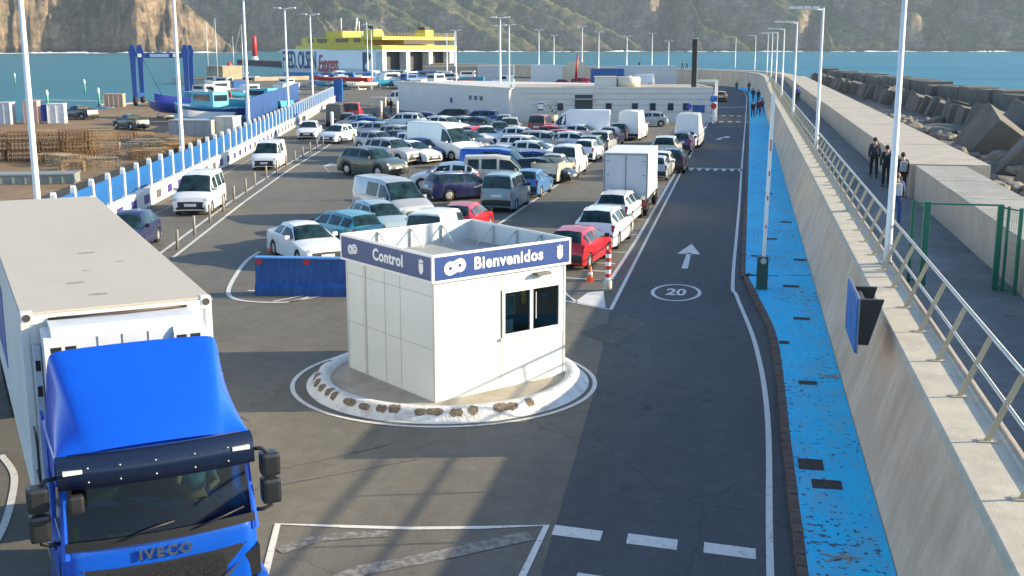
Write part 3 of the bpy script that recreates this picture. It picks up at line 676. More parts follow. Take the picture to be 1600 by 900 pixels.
# ---------------------------------------------------------------- blue barrier block, cones, striped post
bl_m = M('weathered_blue_paint', (.010, .075, .27), .55, var=.35, scale=3, stretch=(3, 3, .6), dirt=.3, dirtc=(.02, .11, .2), dscale=3)
bd = (Vector((-11.55, 32.82, 0)) - Vector((-14.55, 32.46, 0))).normalized()
bb = empty('road_barrier', (-14.5, 32.5, 0), atan2(bd.y, bd.x), 'weathered blue solid barrier with red reflectors left of the control booth', 'barrier')
mb = MB()
prof = [(0, 0), (.5, 0), (.5, .25), (.38, .42), (.33, 1.12), (.17, 1.12), (.12, .42), (0, .25)]
a_ = [mb.bm.verts.new((0, y, z)) for y, z in prof]; b_ = [mb.bm.verts.new((2.95, y, z)) for y, z in prof]
mb.bm.faces.new(a_); mb.bm.faces.new(b_[::-1])
for i in range(8): mb.bm.faces.new((a_[i], b_[i], b_[(i+1) % 8], a_[(i+1) % 8]))
mb.build('body', bl_m, bb)
MB().box((-.02, .1, 1.122), (2.97, .4, 1.17), bev=.01).build('top_rail', M('light_blue_paint', (.09, .28, .62), .5, var=.1), bb)
refl = M('red_reflector', (.55, .03, .04), .35, var=.1)
for x in (.12, 1.6): MB().lathe([(.11, 0), (.11, .02)], (x, .155, 1.04), 'Y', 16).build('reflector', refl, bb)
orange = M('cone_orange', (.80, .13, .03), .5, var=.08)
def cone(x, y, label, s=1.):
    c = empty('traffic_cone', (x, y, 0), .3, label, 'traffic cone', 'orange traffic cones'); 
    MB().box((-.15*s, -.15*s, 0), (.15*s, .15*s, .03)).build('base', orange, c)
    MB().lathe([(.115*s, .03), (.10*s, .1*s), (.03*s, .52*s), (.018*s, .53*s)], seg=16).build('body', orange, c)
    MB().lathe([(.083*s, .2*s), (.066*s, .31*s)], seg=16, cap=False).build('band', sign_white, c)
cone(-4.72, 36.7, 'orange traffic cone beside the red and white striped post')
cone(-17.15, 40.2, 'orange traffic cone behind the blue barrier by the white saloon', 1.25)
cone(-16.2, 35.4, 'orange traffic cone standing just left of the blue barrier end', 1.0) if False else None
red_p = M('red_paint', (.55, .03, .03), .45, var=.06)
sp_ = empty('marker_post', (-3.98, 35.3, 0), 0, 'short red and white striped post at the corner of the parking bays', 'marker post')
MB().lathe([(.13, 0), (.13, .30), (.11, .33)], seg=14).build('base', M('concrete_pale', (.55, .5, .43), .85), sp_)
mb = MB()
for k in range(8): mb.lathe([(.088, .3 + .125*k), (.088, .425 + .125*k)], seg=16, mi=k % 2, cap=(k in (0, 7)))
mb.build('striped_sleeve', [sign_white, red_p], sp_)

# ---------------------------------------------------------------- barrier gate on the blue path
bg = empty('barrier_gate', (.72, 35.95, .12), 0, 'raised red and white barrier arm on a green post in the blue footpath', 'barrier gate')
green = M('green_paint', (.012, .14, .085), .45, var=.12)
dgreen = M('dark_green_paint', (.02, .075, .06), .5, var=.15)
MB().box((-.17, -.15, 0), (.17, .15, 1.02), bev=.02).build('housing', dgreen, bg)
mb = MB()
for k in range(9):
    z0 = .95 + .56*k; lean = .016
    mb.box((-.07 + z0*lean + .02, -.03, z0), (.05 + z0*lean + .02, .03, z0 + .56), 0)

for z0, z1 in ((1.9, 2.0), (2.75, 2.9), (3.5, 3.65), (4.25, 4.6)): mb.box((.0 + z0*.016, -.034, z0), (.04 + z0*.016, -.0305, z1), 1)
mb.build('arm', [white, red_p], bg)
MB().lathe([(.09, -.03), (.09, .2)], (.02, -.19, .9), 'Y', 14).build('pivot', steel, bg)

# ---------------------------------------------------------------- railing along the coping, lamp posts, wall sign
rail_m = M('beige_railing_metal', (.55, .45, .30), .45, .25, var=.12)
rl = empty('railing', (3.38, 30, 2.22), 0, 'beige metal handrail with leaning flat posts along the top of the sea wall', 'railing')
me_post = None
for k in range(92):
    y = 5.35 + 2.1*k
    if me_post is None:
        mb = MB(); mb.box((-.13, -.07, 0), (.13, .07, .015))
        mb.prism([(-.045, 0), (.045, 0), (.42, .93), (.33, .93)], -.012, .012, mat=Matrix(((1, 0, 0, 0), (0, 0, 1, 0), (0, 1, 0, .015), (0, 0, 0, 1))))
        me_post = mb.mesh('post', rail_m)
    o = put('post', me_post, rl); o.location = (.0 + (y > 150) * (-.04), y - 30, -.005)
for nm, dx, z, r in (('handrail', .385, .955, .034), ('mid_rail', .225, .50, .027)):
    MB().tube([(dx, -25, z), (dx, 40, z), (dx, 165, z)], r, 8).build(nm, M('pale_railing_metal', (.62, .58, .52), .4, .35, var=.1), rl)
MB().box((.27, -25, .022), (.31, 165, .07)).build('kick_rail', M('pink_beige_metal', (.52, .40, .30), .5, .1, var=.1), rl)

lamp_white = M('lamp_post_white', (.72, .73, .74), .4, .1, var=.05)
lens = M('lamp_lens', (.75, .75, .70), .3, var=.02)
def make_lamp(h, arm, label, group, r0=.09, thick=1.):
    p = empty('street_lamp', (0, 0, 0), 0, label, 'street lamp', group)
    MB().box((-.16, -.16, 0), (.16, .16, .03)).build('base_plate', steel, p)
    MB().tube([(0, 0, .03), (0, 0, .5), (0, 0, h)], [r0*1.15*thick, r0*thick, r0*.62*thick], 12).build('pole', lamp_white, p)
    if arm == 'T':
        MB().tube([(-.9, 0, h-.02), (.9, 0, h-.02)], .04, 8).build('crossbar', lamp_white, p)
        for x in (-.8, .8): MB().box((x-.35, -.14, h+.0), (x+.35, .14, h+.13), bev=.03).build('lamp_head', lamp_white, p)
    else:
        MB().tube([(.02, 0, h-.1), (-1.5, 0, h-.02)], .035, 8).build('crossbar', lamp_white, p)
        for x in (-.35, -.75, -1.15, -1.5): MB().box((x-.16, -.2, h-.06), (x+.16, .2, h+.06), bev=.02).build('lamp_head', [lens], p)
    return p
proto = make_lamp(7.15, 'L', None, 'lamp posts along the sea wall')
for k in range(9):
    o = proto if k == 0 else copy_tree(proto)
    y = 29.3 + 31.05*k; x = 3.58 + (.0 if y < 150 else .1)
    if y > 205: x -= ((y-205)**2)*.0012
    o.location = (x, y, 2.22 * (1 if y < 150 else min(1.3, 1+(y-150)/60*.3))); o.rotation_euler = (0, 0, 0)
    o['label'] = ['tall white lamp post on the coping beside the green gate', 'white lamp post with four lamp heads on the coping, second from the gate', 'white lamp post on the coping, third from the gate'][k] if k < 3 else 'far white lamp post in the row receding along the sea wall'
    if k >= 3: o['group'] = 'far lamp posts along the sea wall'
ws = empty('wall_sign', (2.17, 22.55, 1.92), 0, 'blue rectangular sign held out from the sloping sea wall on dark brackets', 'sign')
sg_b = M('sign_bright_blue', (.03, .17, .50), .4, var=.35, scale=3)
MB().box((-.02, -1.0, -.02), (.01, 1.04, .98)).build('board', [sg_b], ws); MB().box((.012, -1.02, -.04), (.04, 1.06, 1.0)).build('back_frame', M('frame_grey', (.2, .22, .25), .5), ws)
for y in (-.62, .58): MB().prism([(.041, .05), (.26, .05), (.50, .92), (.041, .92)], y-.05, y+.05, mat=Matrix(((1, 0, 0, 0), (0, 0, 1, 0), (0, 1, 0, 0), (0, 0, 0, 1)))).build('bracket', black, ws)
MB().box((.041, -.56, .15), (.2, .52, .85)).build('dark_backing', M('box_dark_grey', (.05, .055, .06), .6, var=.2), ws)  # solid dark box added for the dark mass between sign and wall

# ---------------------------------------------------------------- green mesh gate on the promenade
gt = empty('green_gate', (4.4, 29.0, 1.75), 0, 'open green metal mesh gate across the promenade beside the parapet', 'gate')
def gpost(x, y, w, h, nm='post'): MB().box((x-w, y-w, 0), (x+w, y+w, h), bev=.012).build(nm, green, gt)
gpost(0, .15, .075, 2.05); gpost(-.28, .45, .035, 2.02); gpost(1.62, -.1, .065, 2.05); gpost(1.78, -.2, .03, 2.02); gpost(1.95, -.7, .04, 2.05)
mb = MB(); mb.box((.05, .1, 1.98), (1.6, .14, 2.02)); mb.build('top_bar', green, gt)
def mesh_leaf(x0, y0, x1, y1, nm):
    mb = MB(); mb.tube([(x0, y0, .08), (x1, y1, .08)], .02, 6); mb.tube([(x0, y0, 1.98), (x1, y1, 1.98)], .02, 6)
    L_ = hypot(x1-x0, y1-y0); n = int(L_/.07)
    for k in range(n+1): t = k/n; mb.tube([(x0+(x1-x0)*t, y0+(y1-y0)*t, .08), (x0+(x1-x0)*t, y0+(y1-y0)*t, 1.98)], .004, 3, cap=False)
    for k in range(10): mb.tube([(x0, y0, .2+.19*k), (x1, y1, .2+.19*k)], .004, 3, cap=False)
    mb.build(nm, green, gt)
mesh_leaf(-.28, .45, 0, .15, 'mesh_leaf'); mesh_leaf(1.66, -.1, 1.95, -.7, 'mesh_leaf')

# ---------------------------------------------------------------- blue and white harbour fence
def fx(y): return -27.26 - .2535*(y-48) if y < 72 else -33.35 - .2705*(y-72) if y < 107 else -42.8 - .281*(y-107)
blue_pan = M('fence_blue', (.007, .095, .31), .45, var=.12, scale=1.2, dirt=.15, dirtc=(.05, .25, .5))
hf = empty('harbour_fence', (fx(36), 36, 0), 0, 'long white fence with bright blue panels and rounded white posts', 'fence')
ox, oy = fx(36), 36
post_me = None; pts = []
y = 36.0
while y < 160:
    pts.append((fx(y), y)); y += 2.22
d0 = Vector((pts[5][0]-pts[4][0], pts[5][1]-pts[4][1])); L0 = d0.length
mb = MB(); mb.prism([(-.11, 0), (.11, 0), (.11, 1.95), (.075, 2.14), (0, 2.24), (-.075, 2.14), (-.11, 1.95)], -.09, .09, mat=Matrix(((1, 0, 0, 0), (0, 0, 1, 0), (0, 1, 0, 0), (0, 0, 0, 1)))); post_me = mb.mesh('post', white)
mb = MB(); mb.box((.1, -.02, .98), (L0-.1, .02, 1.95)); pan_me = mb.mesh('panel', blue_pan)
mb = MB(); mb.box((0, -.13, 0), (L0, .13, .74)); mb.box((0, -.16, .74), (L0, .16, .86)); low_me = mb.mesh('low_wall', M('fence_white_wall', (.74, .73, .69), .6, var=.1, scale=2, dirt=.3, dirtc=(.45, .4, .33)))
tiles = [M('tile_violet', (.055, .04, .22), .5, var=.25), M('tile_grey', (.10, .095, .10), .6, var=.25)]
mb = MB(); mb.box((.55, -.142, .2), (1.5, -.131, .6)); tile_me = mb.mesh('tile', tiles[0]); mb = MB(); mb.box((.55, -.142, .2), (1.5, -.131, .6)); tile_me2 = mb.mesh('tile', tiles[1])
for i, (a, b) in enumerate(zip(pts, pts[1:])):
    an = atan2(b[1]-a[1], b[0]-a[0])
    for nm, me_ in (('post', post_me), ('panel', pan_me), ('low_wall', low_me), ('tile', tile_me2 if i in (7, 12, 13, 20) or i > 26 else tile_me)):
        o = put(nm, me_, hf, (a[0]-ox, a[1]-oy, 0), an)
# end panel of the fence with its taller blue post
mb = MB(); mb.box((-.6, -.2, 0), (.6, .2, 3.2)); mb.build('end_pillar', blue_pan, hf).location = (pts[-1][0]-ox+.3, pts[-1][1]-oy+1, 0)
# second, plain blue fence behind
b2 = empty('boatyard_fence', (-46, 104, 0), 0, 'plain dark blue sheet fence behind the white posts, by the boats', 'fence')
mb = MB(); q = [(-41.6, 98), (-46.2, 113), (-52, 133), (-57, 150)]
for (xa, ya), (xb, yb) in zip(q, q[1:]):
    d = Vector((xb-xa, yb-ya)); m4 = Matrix.Translation((xa+46-2.2, ya-104, 0)) @ Matrix.Rotation(atan2(d.y, d.x), 4, 'Z'); mb.box((0, 0, 0), (d.length, .06, 2.9), mat=m4)
mb.build('sheet', M('dark_blue_sheet', (.025, .075, .24), .5, var=.25, scale=.8, stretch=(4, 1, 1)), b2)
MB().box((-.1, -.05, 2.9), (.1, .05, 3.0)).build('cap', steel, b2)

# ---------------------------------------------------------------- bollards between lane and lot
bol_m = M('bollard_grey', (.30, .27, .23), .7, var=.15, dirt=.3)
bol = MB().lathe([(.055, 0), (.055, .74), (.035, .79)], seg=10).mesh('bollard', bol_m)
def place_bollard(x, y, label, group, me_=bol, lean=0):
    o = put('bollard', me_, None, (x, y, 0)); tag(o, label, 'bollard', group)
    if lean: o.rotation_euler = (lean, lean*.8, 0)
BOL = [(-20.73, 39.66), (-21.7, 43.05), (-22.67, 46.47), (-23.6, 49.81), (-24.57, 53.13), (-25.35, 56.3), (-26.25, 59.5)] + [(-26.25 - .223*3.35*k, 59.5 + 3.35*k) for k in range(1, 12)]
for i, (x, y) in enumerate(BOL):
    place_bollard(x, y, 'tilted grey bollard nearest the truck trailer at the end of the row' if i == 0 else 'thin grey bollard in the row between the exit lane and the car park', None if i == 0 else 'grey bollards along the exit lane', lean=R(9) if i == 0 else 0)
wb_ = MB().lathe([(.13, 0), (.13, 2.0), (.08, 2.08)], seg=12).mesh('bollard', white)
for x, y, l in [(-34.9, 95.8, 'tall white marker post at the far end of the bollard row'), (-37.2, 117, 'pair of white posts standing beyond the white car in the exit lane'), (-35.6, 117.5, 'pair of white posts standing beyond the white car in the exit lane')]:
    place_bollard(x, y, l, 'white posts beyond the bollard row', wb_)

# ---------------------------------------------------------------- lamp poles behind the fence and across the lot
def pole(x, y, h, label, group, arm='T', r=.1, rz=0, thick=1.):
    p = make_lamp(h, arm, label, group, r, thick); p.location = (x, y, 0); p.rotation_euler = (0, 0, rz); return p
G1 = 'lamp poles along the harbour fence'
for i, (x, y, h) in enumerate([(-25.2, 37.86, 11.2), (-31.8, 62.15, 11.2), (-38.4, 86.4, 11.2), (-45.3, 111.7, 11.3), (-51.9, 135.9, 11.4)]):
    pole(x, y, h, ['tall white lamp pole nearest the camera, rising behind the truck trailer', 'tall white lamp pole behind the blue fence, second from the truck', 'tall white lamp pole behind the blue fence, third from the truck', 'tall white lamp pole with twin heads in front of the ferry bow', 'tall white lamp pole with twin heads near the far end of the blue fence'][i], G1, r=.13)
G2 = 'distant lamp poles of the harbour'
for x, y, h in [(-36.2, 262, 12.2), (-34.2, 276, 11.2), (-25.6, 325, 11.5), (-64, 249, 10.5), (-83, 252, 12.6), (-39.5, 188, 11.0), (-38.2, 189.5, 11.2), (-75, 300, 12), (-52, 320, 11), (-58, 233, 11), (-46, 262, 11.5), (-30, 300, 10.5), (-70, 215, 11), (-17, 262, 9)]:
    pole(x, y, h, 'distant white lamp pole standing beyond the long white building', G2, r=.14)
pole(-28.9, 138, 11.0, 'white lamp pole rising in front of the long white building', None, r=.12)
# ---------------------------------------------------------------- long white harbour building
bw = M('building_white', (.62, .60, .57), .75, var=.06, scale=.5, dirt=.2, dirtc=(.3, .28, .25), dscale=.4, bump=.05)
bcr = M('building_cream_edge', (.62, .58, .47), .75, var=.08, scale=.6)
hb = empty('harbour_building', (-23.4, 117, 0), 0, 'long low white harbour building with a row of small dark windows behind the parked cars', 'building')
A = Vector((-23.4, 117.4)); B = Vector((-3.35, 121.3)); d = (B-A).normalized(); q = Vector((-d.y, d.x)); L_ = (B-A).length
m0 = Matrix.Translation((0, .4, 0)) @ Matrix.Rotation(atan2(d.y, d.x), 4, 'Z')
mb = MB(); mb.box((0, 0, 0), (L_, 14, 2.95), mat=m0); mb.box((-.0, -.09, 2.955), (L_+.1, 14, 3.45), mat=m0); mb.build('wall', bw, hb)
mb = MB(); mb.box((-.05, -.12, 3.455), (L_+.15, .35, 3.56), mat=m0); mb.box((L_-.2, .36, 3.455), (L_+.15, 14, 3.56), mat=m0); mb.build('parapet_cap', bcr, hb)
mb = MB(); mb.box((.4, .4, 3.455), (L_-.3, 13.9, 3.46), mat=m0); mb.build('roof', M('flat_roof', (.38, .34, .28), .9, var=.2, scale=.4), hb)
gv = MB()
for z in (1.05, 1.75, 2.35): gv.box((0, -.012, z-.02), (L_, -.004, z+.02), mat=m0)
gv.build('wall_groove', M('groove_grey', (.22, .22, .23), .8, var=0), hb)  # thin grey strips for the horizontal lines of the wall
wdk = M('dark_window_glass', (.02, .035, .06), .12, var=.3, scale=3)
for x in (803, 838, 869, 945, 986, 1014, 1042, 1066):
    t = (x - 796) / (1105 - 796); u = L_ * (t * .985 + .01)
    f = MB(); f.box((u-.36, -.05, 1.15), (u+.36, -.006, 1.2), mat=m0); f.box((u-.36, -.05, 1.95), (u+.36, -.006, 2.0), mat=m0); f.box((u-.36, -.05, 1.2), (u-.31, -.006, 1.95), mat=m0); f.box((u+.31, -.05, 1.2), (u+.36, -.006, 1.95), mat=m0)
    w = f.build('window', bw if x != 838 else white, hb); MB().box((u-.31, -.03, 1.2), (u+.31, -.008, 1.95), mat=m0).build('pane', wdk, w)
    if x == 838: MB().box((u-.28, -.2, 1.35), (u+.28, -.05, 1.85), mat=m0, bev=.03).build('air_conditioner', white, w)
u = L_*.36; dr = MB().box((u-.9, -.04, 0), (u+.9, -.006, 2.8), mat=m0).build('doorway', M('doorway_dark', (.03, .045, .06), .3, var=.3, scale=1.5), hb)
MB().box((u-.9, -.5, 2.3), (u+1.1, -.05, 2.42), mat=m0).build('canopy', M('canopy_grey', (.35, .33, .33), .6), dr)
u = L_*.935; MB().box((u-.62, -.05, 1.0), (u+.62, -.014, 1.75), mat=m0).build('blue_poster', M('poster_blue', (.02, .10, .32), .5, var=.5, scale=1.2), hb)
u = L_*.885; o = MB().lathe([(.27, 0), (.27, .03)], (0, 0, 0), 'Z', 20).build('round_sign', M('sign_violet_blue', (.05, .07, .40), .4, var=.2, scale=5), hb)
o.matrix_local = m0 @ Matrix.Translation((u, -.06, 1.6)) @ Matrix.Rotation(R(90), 4, 'X')
# taller blank block on the left, face turned towards the lane
m1 = Matrix.Translation((-.0, .4, 0)) @ Matrix.Rotation(atan2(28, -23), 4, 'Z')
hb2 = empty('harbour_shed', (-23.6, 116.9, 0), 0, 'blank grey walled block at the left end of the white building, facing the exit lane', 'building')
mb = MB(); mb.prism([(.0, .1), (-18.4, 22.1), (-12, 30), (8, 22), (4.2, 1.4), (.3, .4)], 0, 3.38); mb.build('wall', M('shed_grey', (.60, .575, .54), .75, var=.05, scale=.4, dirt=.15, dirtc=(.3, .29, .27), dscale=.3), hb2)
mb = MB(); mb.prism([(.2, -.0), (-18.6, 22.1), (-18.4, 22.6), (.5, .5)], 3.385, 3.5); mb.build('parapet_cap', bcr, hb2)
dv = (Vector((-18.4, 22.1)) - Vector((0, .1))).normalized(); nv = Vector((-dv.y, dv.x)); nv = nv if nv.y < 0 else -nv
mm = Matrix(((dv.x, 0, nv.x, 0), (dv.y, 0, nv.y, .1), (0, 1, 0, 0), (0, 0, 0, 1)))
o = MB().lathe([(.33, .02), (.33, .05)], seg=20).build('round_sign', M('sign_dark_violet', (.07, .03, .18), .5), hb2)
o.matrix_local = mm @ Matrix.Translation((13.5, 1.75, 0))
for k in (6.2, 7.5, 8.8): MB().box((k-.3, 2.0, .01), (k+.3, 2.45, .06), mat=mm).build('vent', M('vent_dark', (.09, .11, .12), .6, var=.2), hb2)
MB().box((-.1, -.1, 0), (26, .02, .12), mat=mm @ Matrix.Translation((-.0, 0, .02))).build('plinth', M('plinth_maroon', (.13, .06, .06), .8), hb2) if False else None
# roof items
rt_ = empty('roof_tank', (-12.2, 124.2, 3.46), 0, 'cream round water tank on the roof of the white building', 'tank'); tk = MB(); tk.lathe([(1.25, 0), (1.25, .95), (1.1, 1.05)], seg=24); tk.build('drum', bcr, rt_); MB().lathe([(.3, 1.05), (.3, 1.13)], seg=12).build('lid', steel, rt_)
rb_ = empty('roof_block', (-14.6, 124.0, 3.46), R(11), 'boxy grey stair head beside the round tank on the roof', 'roof structure'); MB().box((-1.1, -.9, 0), (1.1, .9, 1.0)).build('wall', bw, rb_); MB().box((-1.2, -1, 1.004), (1.2, 1, 1.08)).build('roof', bcr, rb_)
ch = empty('chimney_post', (-5.3, 122.6, 3.46), 0, 'dark square post rising from the roof of the white building', 'chimney'); mb = MB(); mb.box((-.24, -.24, 0), (.24, .24, 4.9)); mb.build('shaft', M('dark_steel', (.045, .035, .032), .6, var=.2), ch); MB().box((.25, -.2, 0), (.36, -.1, 4.7)).build('side_pipe', M('pipe_pale', (.5, .45, .38), .6), ch); MB().box((-.28, -.28, 4.905), (.28, .28, 5.0)).build('cap', steel, ch)
pf = empty('portal_frame', (-3.0, 124, 0), R(6), 'white square portal frame at the right end of the building', 'portal'); MB().box((-.15, -.15, 0), (.15, .15, 4.0)).build('column', white, pf); MB().box((-2.6, -.15, 4.004), (.15, .15, 4.25)).build('beam', white, pf)
sb = empty('sign_board', (-3.1, 119.2, 0), 0, 'blue and red notice signs on a white post at the building corner', 'sign'); MB().box((-.12, -.06, 0), (.12, .06, 3.0)).build('post', white, sb); MB().box((-.35, -.09, 2.2), (.35, -.065, 2.75)).build('blue_panel', sg_b, sb); MB().lathe([(.3, -.1), (.3, -.07)], (0, 0, 1.75), 'Y', 16).build('red_disc', red_p, sb)
for i, (x, y, h) in enumerate([(-11, 260, 2.6)]): pass
# ---------------------------------------------------------------- people
def skin_mesh(name, V, E, Rr, mat, sub=1, root=0):
    me = bpy.data.meshes.new(name); me.from_pydata([Vector(v) for v in V], E, []); me.materials.append(mat)
    o = bpy.data.objects.new(name, me); col.objects.link(o)
    md = o.modifiers.new('skin', 'SKIN'); md.use_smooth_shade = True
    if not me.skin_vertices: me.skin_vertices.new()
    for i, r in enumerate(Rr):
        me.skin_vertices[0].data[i].radius = (r, r) if not isinstance(r, tuple) else r
    me.skin_vertices[0].data[root].use_root = True
    if sub: sd = o.modifiers.new('sub', 'SUBSURF'); sd.levels = sub; sd.render_levels = sub
    dg = bpy.context.evaluated_depsgraph_get(); out = bpy.data.meshes.new_from_object(o.evaluated_get(dg))
    bpy.data.objects.remove(o); out.name = name
    return out
skin_m = M('skin', (.42, .25, .17), .55, var=.06)
def person(label, loc, rz, jacket, trousers, hair=(.03, .022, .016), h=1.72, stride=.18, arm=.12, bag=None, group=None, lean=0., hood=False):
    s = h / 1.75
    p = empty('person', loc, rz, label, 'person', group)
    J = M('cloth_%02x%02x%02x' % tuple(int(255*c) for c in jacket), jacket, .85, var=.2, scale=9, bump=.3, bscale=14)
    T = M('cloth_%02x%02x%02x' % tuple(int(255*c) for c in trousers), trousers, .9, var=.2, scale=9)
    HM = M('hair_%02x' % int(255*hair[0]), hair, .7, var=.2, scale=20)
    P = lambda *v: tuple(s*c for c in v)
    def legpts(sx, fw): return [P(sx*.09, lean*.0, .93), P(sx*.10, fw*.55 + .03, .50), P(sx*.10, fw - (.07 if fw < 0 else 0), .09)]
    def armpts(sx, fw): return [P(sx*.175, .0 + lean*.4, 1.42), P(sx*.235, fw*.5 - .04 + lean*.25, 1.14), P(sx*.235, fw + .07, .90)]
    L_, R_ = legpts(-1, stride), legpts(1, -stride); AL, AR = armpts(-1, -arm), armpts(1, arm)
    # body: pelvis, spine, neck, head, arms with hands, legs with feet
    V = [P(0, 0, .95), P(0, .01+lean*.2, 1.15), P(0, lean*.4, 1.38), P(0, .01+lean*.5, 1.5), P(0, .03+lean*.55, 1.60), P(0, .03+lean*.55, 1.69)]
    Rr = [.11, .105, .11, .05, .085, .07]; E = [(0, 1), (1, 2), (2, 3), (3, 4), (4, 5)]
    for q in (L_, R_):
        b = len(V); V += q + [(q[2][0], q[2][1] + .13*s, .045*s)]; Rr += [.085, .055, .04, .035]; E += [(0, b), (b, b+1), (b+1, b+2), (b+2, b+3)]
    for sx, q in ((-1, AL), (1, AR)):
        b = len(V); pal = Vector(q[2]) + Vector((0, .015, -.075))*s
        V += q + [tuple(pal)]; Rr += [.05, .038, .026, .03]; E += [(2, b), (b, b+1), (b+1, b+2), (b+2, b+3)]
        for k in range(4):
            c = len(V); V += [tuple(pal + Vector((-sx*.0, -.028+.018*k, -.045))*s), tuple(pal + Vector((-sx*.018, -.026+.018*k, -.085 + .006*abs(k-1.4)))*s)]; Rr += [.009, .008]; E += [(b+3, c), (c, c+1)]
        c = len(V); V += [tuple(pal + Vector((-sx*.01, .045, -.01))*s), tuple(pal + Vector((-sx*.015, .055, -.045))*s)]; Rr += [.011, .009]; E += [(b+3, c), (c, c+1)]
    put('body', skin_mesh('body', V, E, [r*s for r in Rr], skin_m), p)
    V = [P(0, 0, .90), P(0, .01+lean*.2, 1.12), P(0, lean*.4, 1.36), P(0, .0+lean*.5, 1.47)]; Rr = [(.165, .125), (.16, .125), (.175, .125), (.075, .075)]; E = [(0, 1), (1, 2), (2, 3)]
    for q in (AL, AR): b = len(V); V += q; Rr += [.075, .06, .045]; E += [(2, b), (b, b+1), (b+1, b+2)]
    put('jacket', skin_mesh('jacket', V, E, [tuple(c*s for c in r) if isinstance(r, tuple) else r*s for r in Rr], J), p)
    V = [P(0, 0, .97)]; Rr = [(.15, .115)]; E = []
    for q in (L_, R_): b = len(V); V += q; Rr += [.1, .072, .058]; E += [(0, b), (b, b+1), (b+1, b+2)]
    put('trousers', skin_mesh('trousers', V, E, [tuple(c*s for c in r) if isinstance(r, tuple) else r*s for r in Rr], T), p)
    for q in (L_, R_):
        MB().ball((q[2][0], q[2][1]+.06*s, .045*s), .05*s, 2, 0, (.95, 2.6, .9)).build('shoe', M('shoe_dark', (.03, .03, .035), .7), p)
    hb_ = MB(); hb_.ball(P(0, .012+lean*.55, 1.665), .107*s, 2, 0, (.95, 1.08, .98)); hb_.build('hood' if hood else 'hair', J if hood else HM, p)
    f = MB()
    for sx in (-1, 1): f.ball(P(sx*.033, .118+lean*.55, 1.635), .011*s, 1)
    f.build('eye', M('eye_dark', (.02, .015, .012), .3), p); MB().ball(P(0, .13+lean*.55, 1.605), .018*s, 1, 0, (.8, 1.1, 1.3)).build('nose', skin_m, p)
    if bag: MB().box(P(-.14, -.27, 1.0), P(.14, -.11, 1.42), bev=.04).build('backpack', M('bag_%02x' % int(255*bag[0]), bag, .8, var=.2), p)
    return p
# ---------------------------------------------------------------- lorry: blue tractor with a white refrigerated trailer
TR = empty('articulated_lorry', (-6.58, 11.86, 0), R(217.6), 'bright blue lorry with a white refrigerated trailer, driving towards the camera', 'lorry')
blue = M('lorry_blue', (.001, .080, .56), .30, var=.06, scale=1.2, coat=.35)
blue_d = M('lorry_blue_lower', (.001, .08, .50), .32, var=.08, scale=2, coat=.3, dirt=.2, dirtc=(.03, .08, .25), dscale=3)
tw = M('trailer_white', (.68, .675, .65), .5, var=.05, scale=.8, dirt=.35, dirtc=(.48, .45, .39), dscale=.9, stretch=(1, .5, 1))
troof = M('trailer_roof', (.52, .455, .36), .6, var=.07, scale=.6, dirt=.45, dirtc=(.36, .32, .26), dscale=.6, stretch=(1, .4, 1))
chrome = M('chrome', (.75, .75, .75), .12, .95, var=.05)
def rrect(hw, y0, y1, r, n=5):               # rounded rectangle outline, front corners rounded with radius r
    pts = []
    for cx, cy, a0 in ((hw-r, y0-r, 0), (-hw+r, y0-r, 90)):
        for k in range(n+1):
            a = R(a0 + 90*k/n); pts.append((cx + r*cos(a), cy + r*sin(a)))
    pts += [(-hw, y1), (hw, y1)]
    return pts
mb = MB()
lv = [(.42, 1.13, .02, .28), (.62, 1.17, .05, .28), (.95, 1.16, .03, .26), (1.3, 1.15, .0, .22), (1.6, 1.14, -.03, .2), (1.74, 1.13, -.06, .2), (1.76, 1.11, -.08, .2)]
rings = []
for z, hw, y0, r in lv: rings.append([mb.bm.verts.new((x, y, z)) for x, y in rrect(hw, y0, -1.98, r)])
n = len(rings[0])
for a, b in zip(rings, rings[1:]):
    for k in range(n): mb.bm.faces.new((a[k], a[(k+1) % n], b[(k+1) % n], b[k]))
mb.bm.faces.new(rings[-1]); mb.bm.faces.new(rings[0][::-1])
cab = mb.build('cab', blue_d, TR, angle=40)
up = MB()                                    # upper cab shell around the windows
for sx in (-1, 1):
    a = lambda x: sx*x
    up.box((min(a(1.06), a(1.14)), -1.98, 1.6), (max(a(1.06), a(1.14)), -1.12, 2.7)); up.box((min(a(1.06), a(1.135)), -1.12, 2.42), (max(a(1.06), a(1.135)), -.3, 2.7))
    up.tube([(a(1.10), -.10, 1.58), (a(1.07), -.24, 2.2), (a(1.04), -.33, 2.72)], [.06, .05, .05], 8)
up.box((-1.06, -1.98, 1.6), (1.06, -1.92, 2.7))
rings = []
for z, hw, y0 in ((2.62, 1.11, -.24), (2.72, 1.13, -.22), (2.80, 1.08, -.30)): rings.append([up.bm.verts.new((x, y, z)) for x, y in rrect(hw, y0, -1.98, .22)])
n = len(rings[0])
for a_, b_ in zip(rings, rings[1:]):
    for k in range(n): up.bm.faces.new((a_[k], a_[(k+1) % n], b_[(k+1) % n], b_[k]))
up.bm.faces.new(rings[-1]); up.bm.faces.new(rings[0][::-1])
up.build('upper_cab', blue, TR, angle=35)
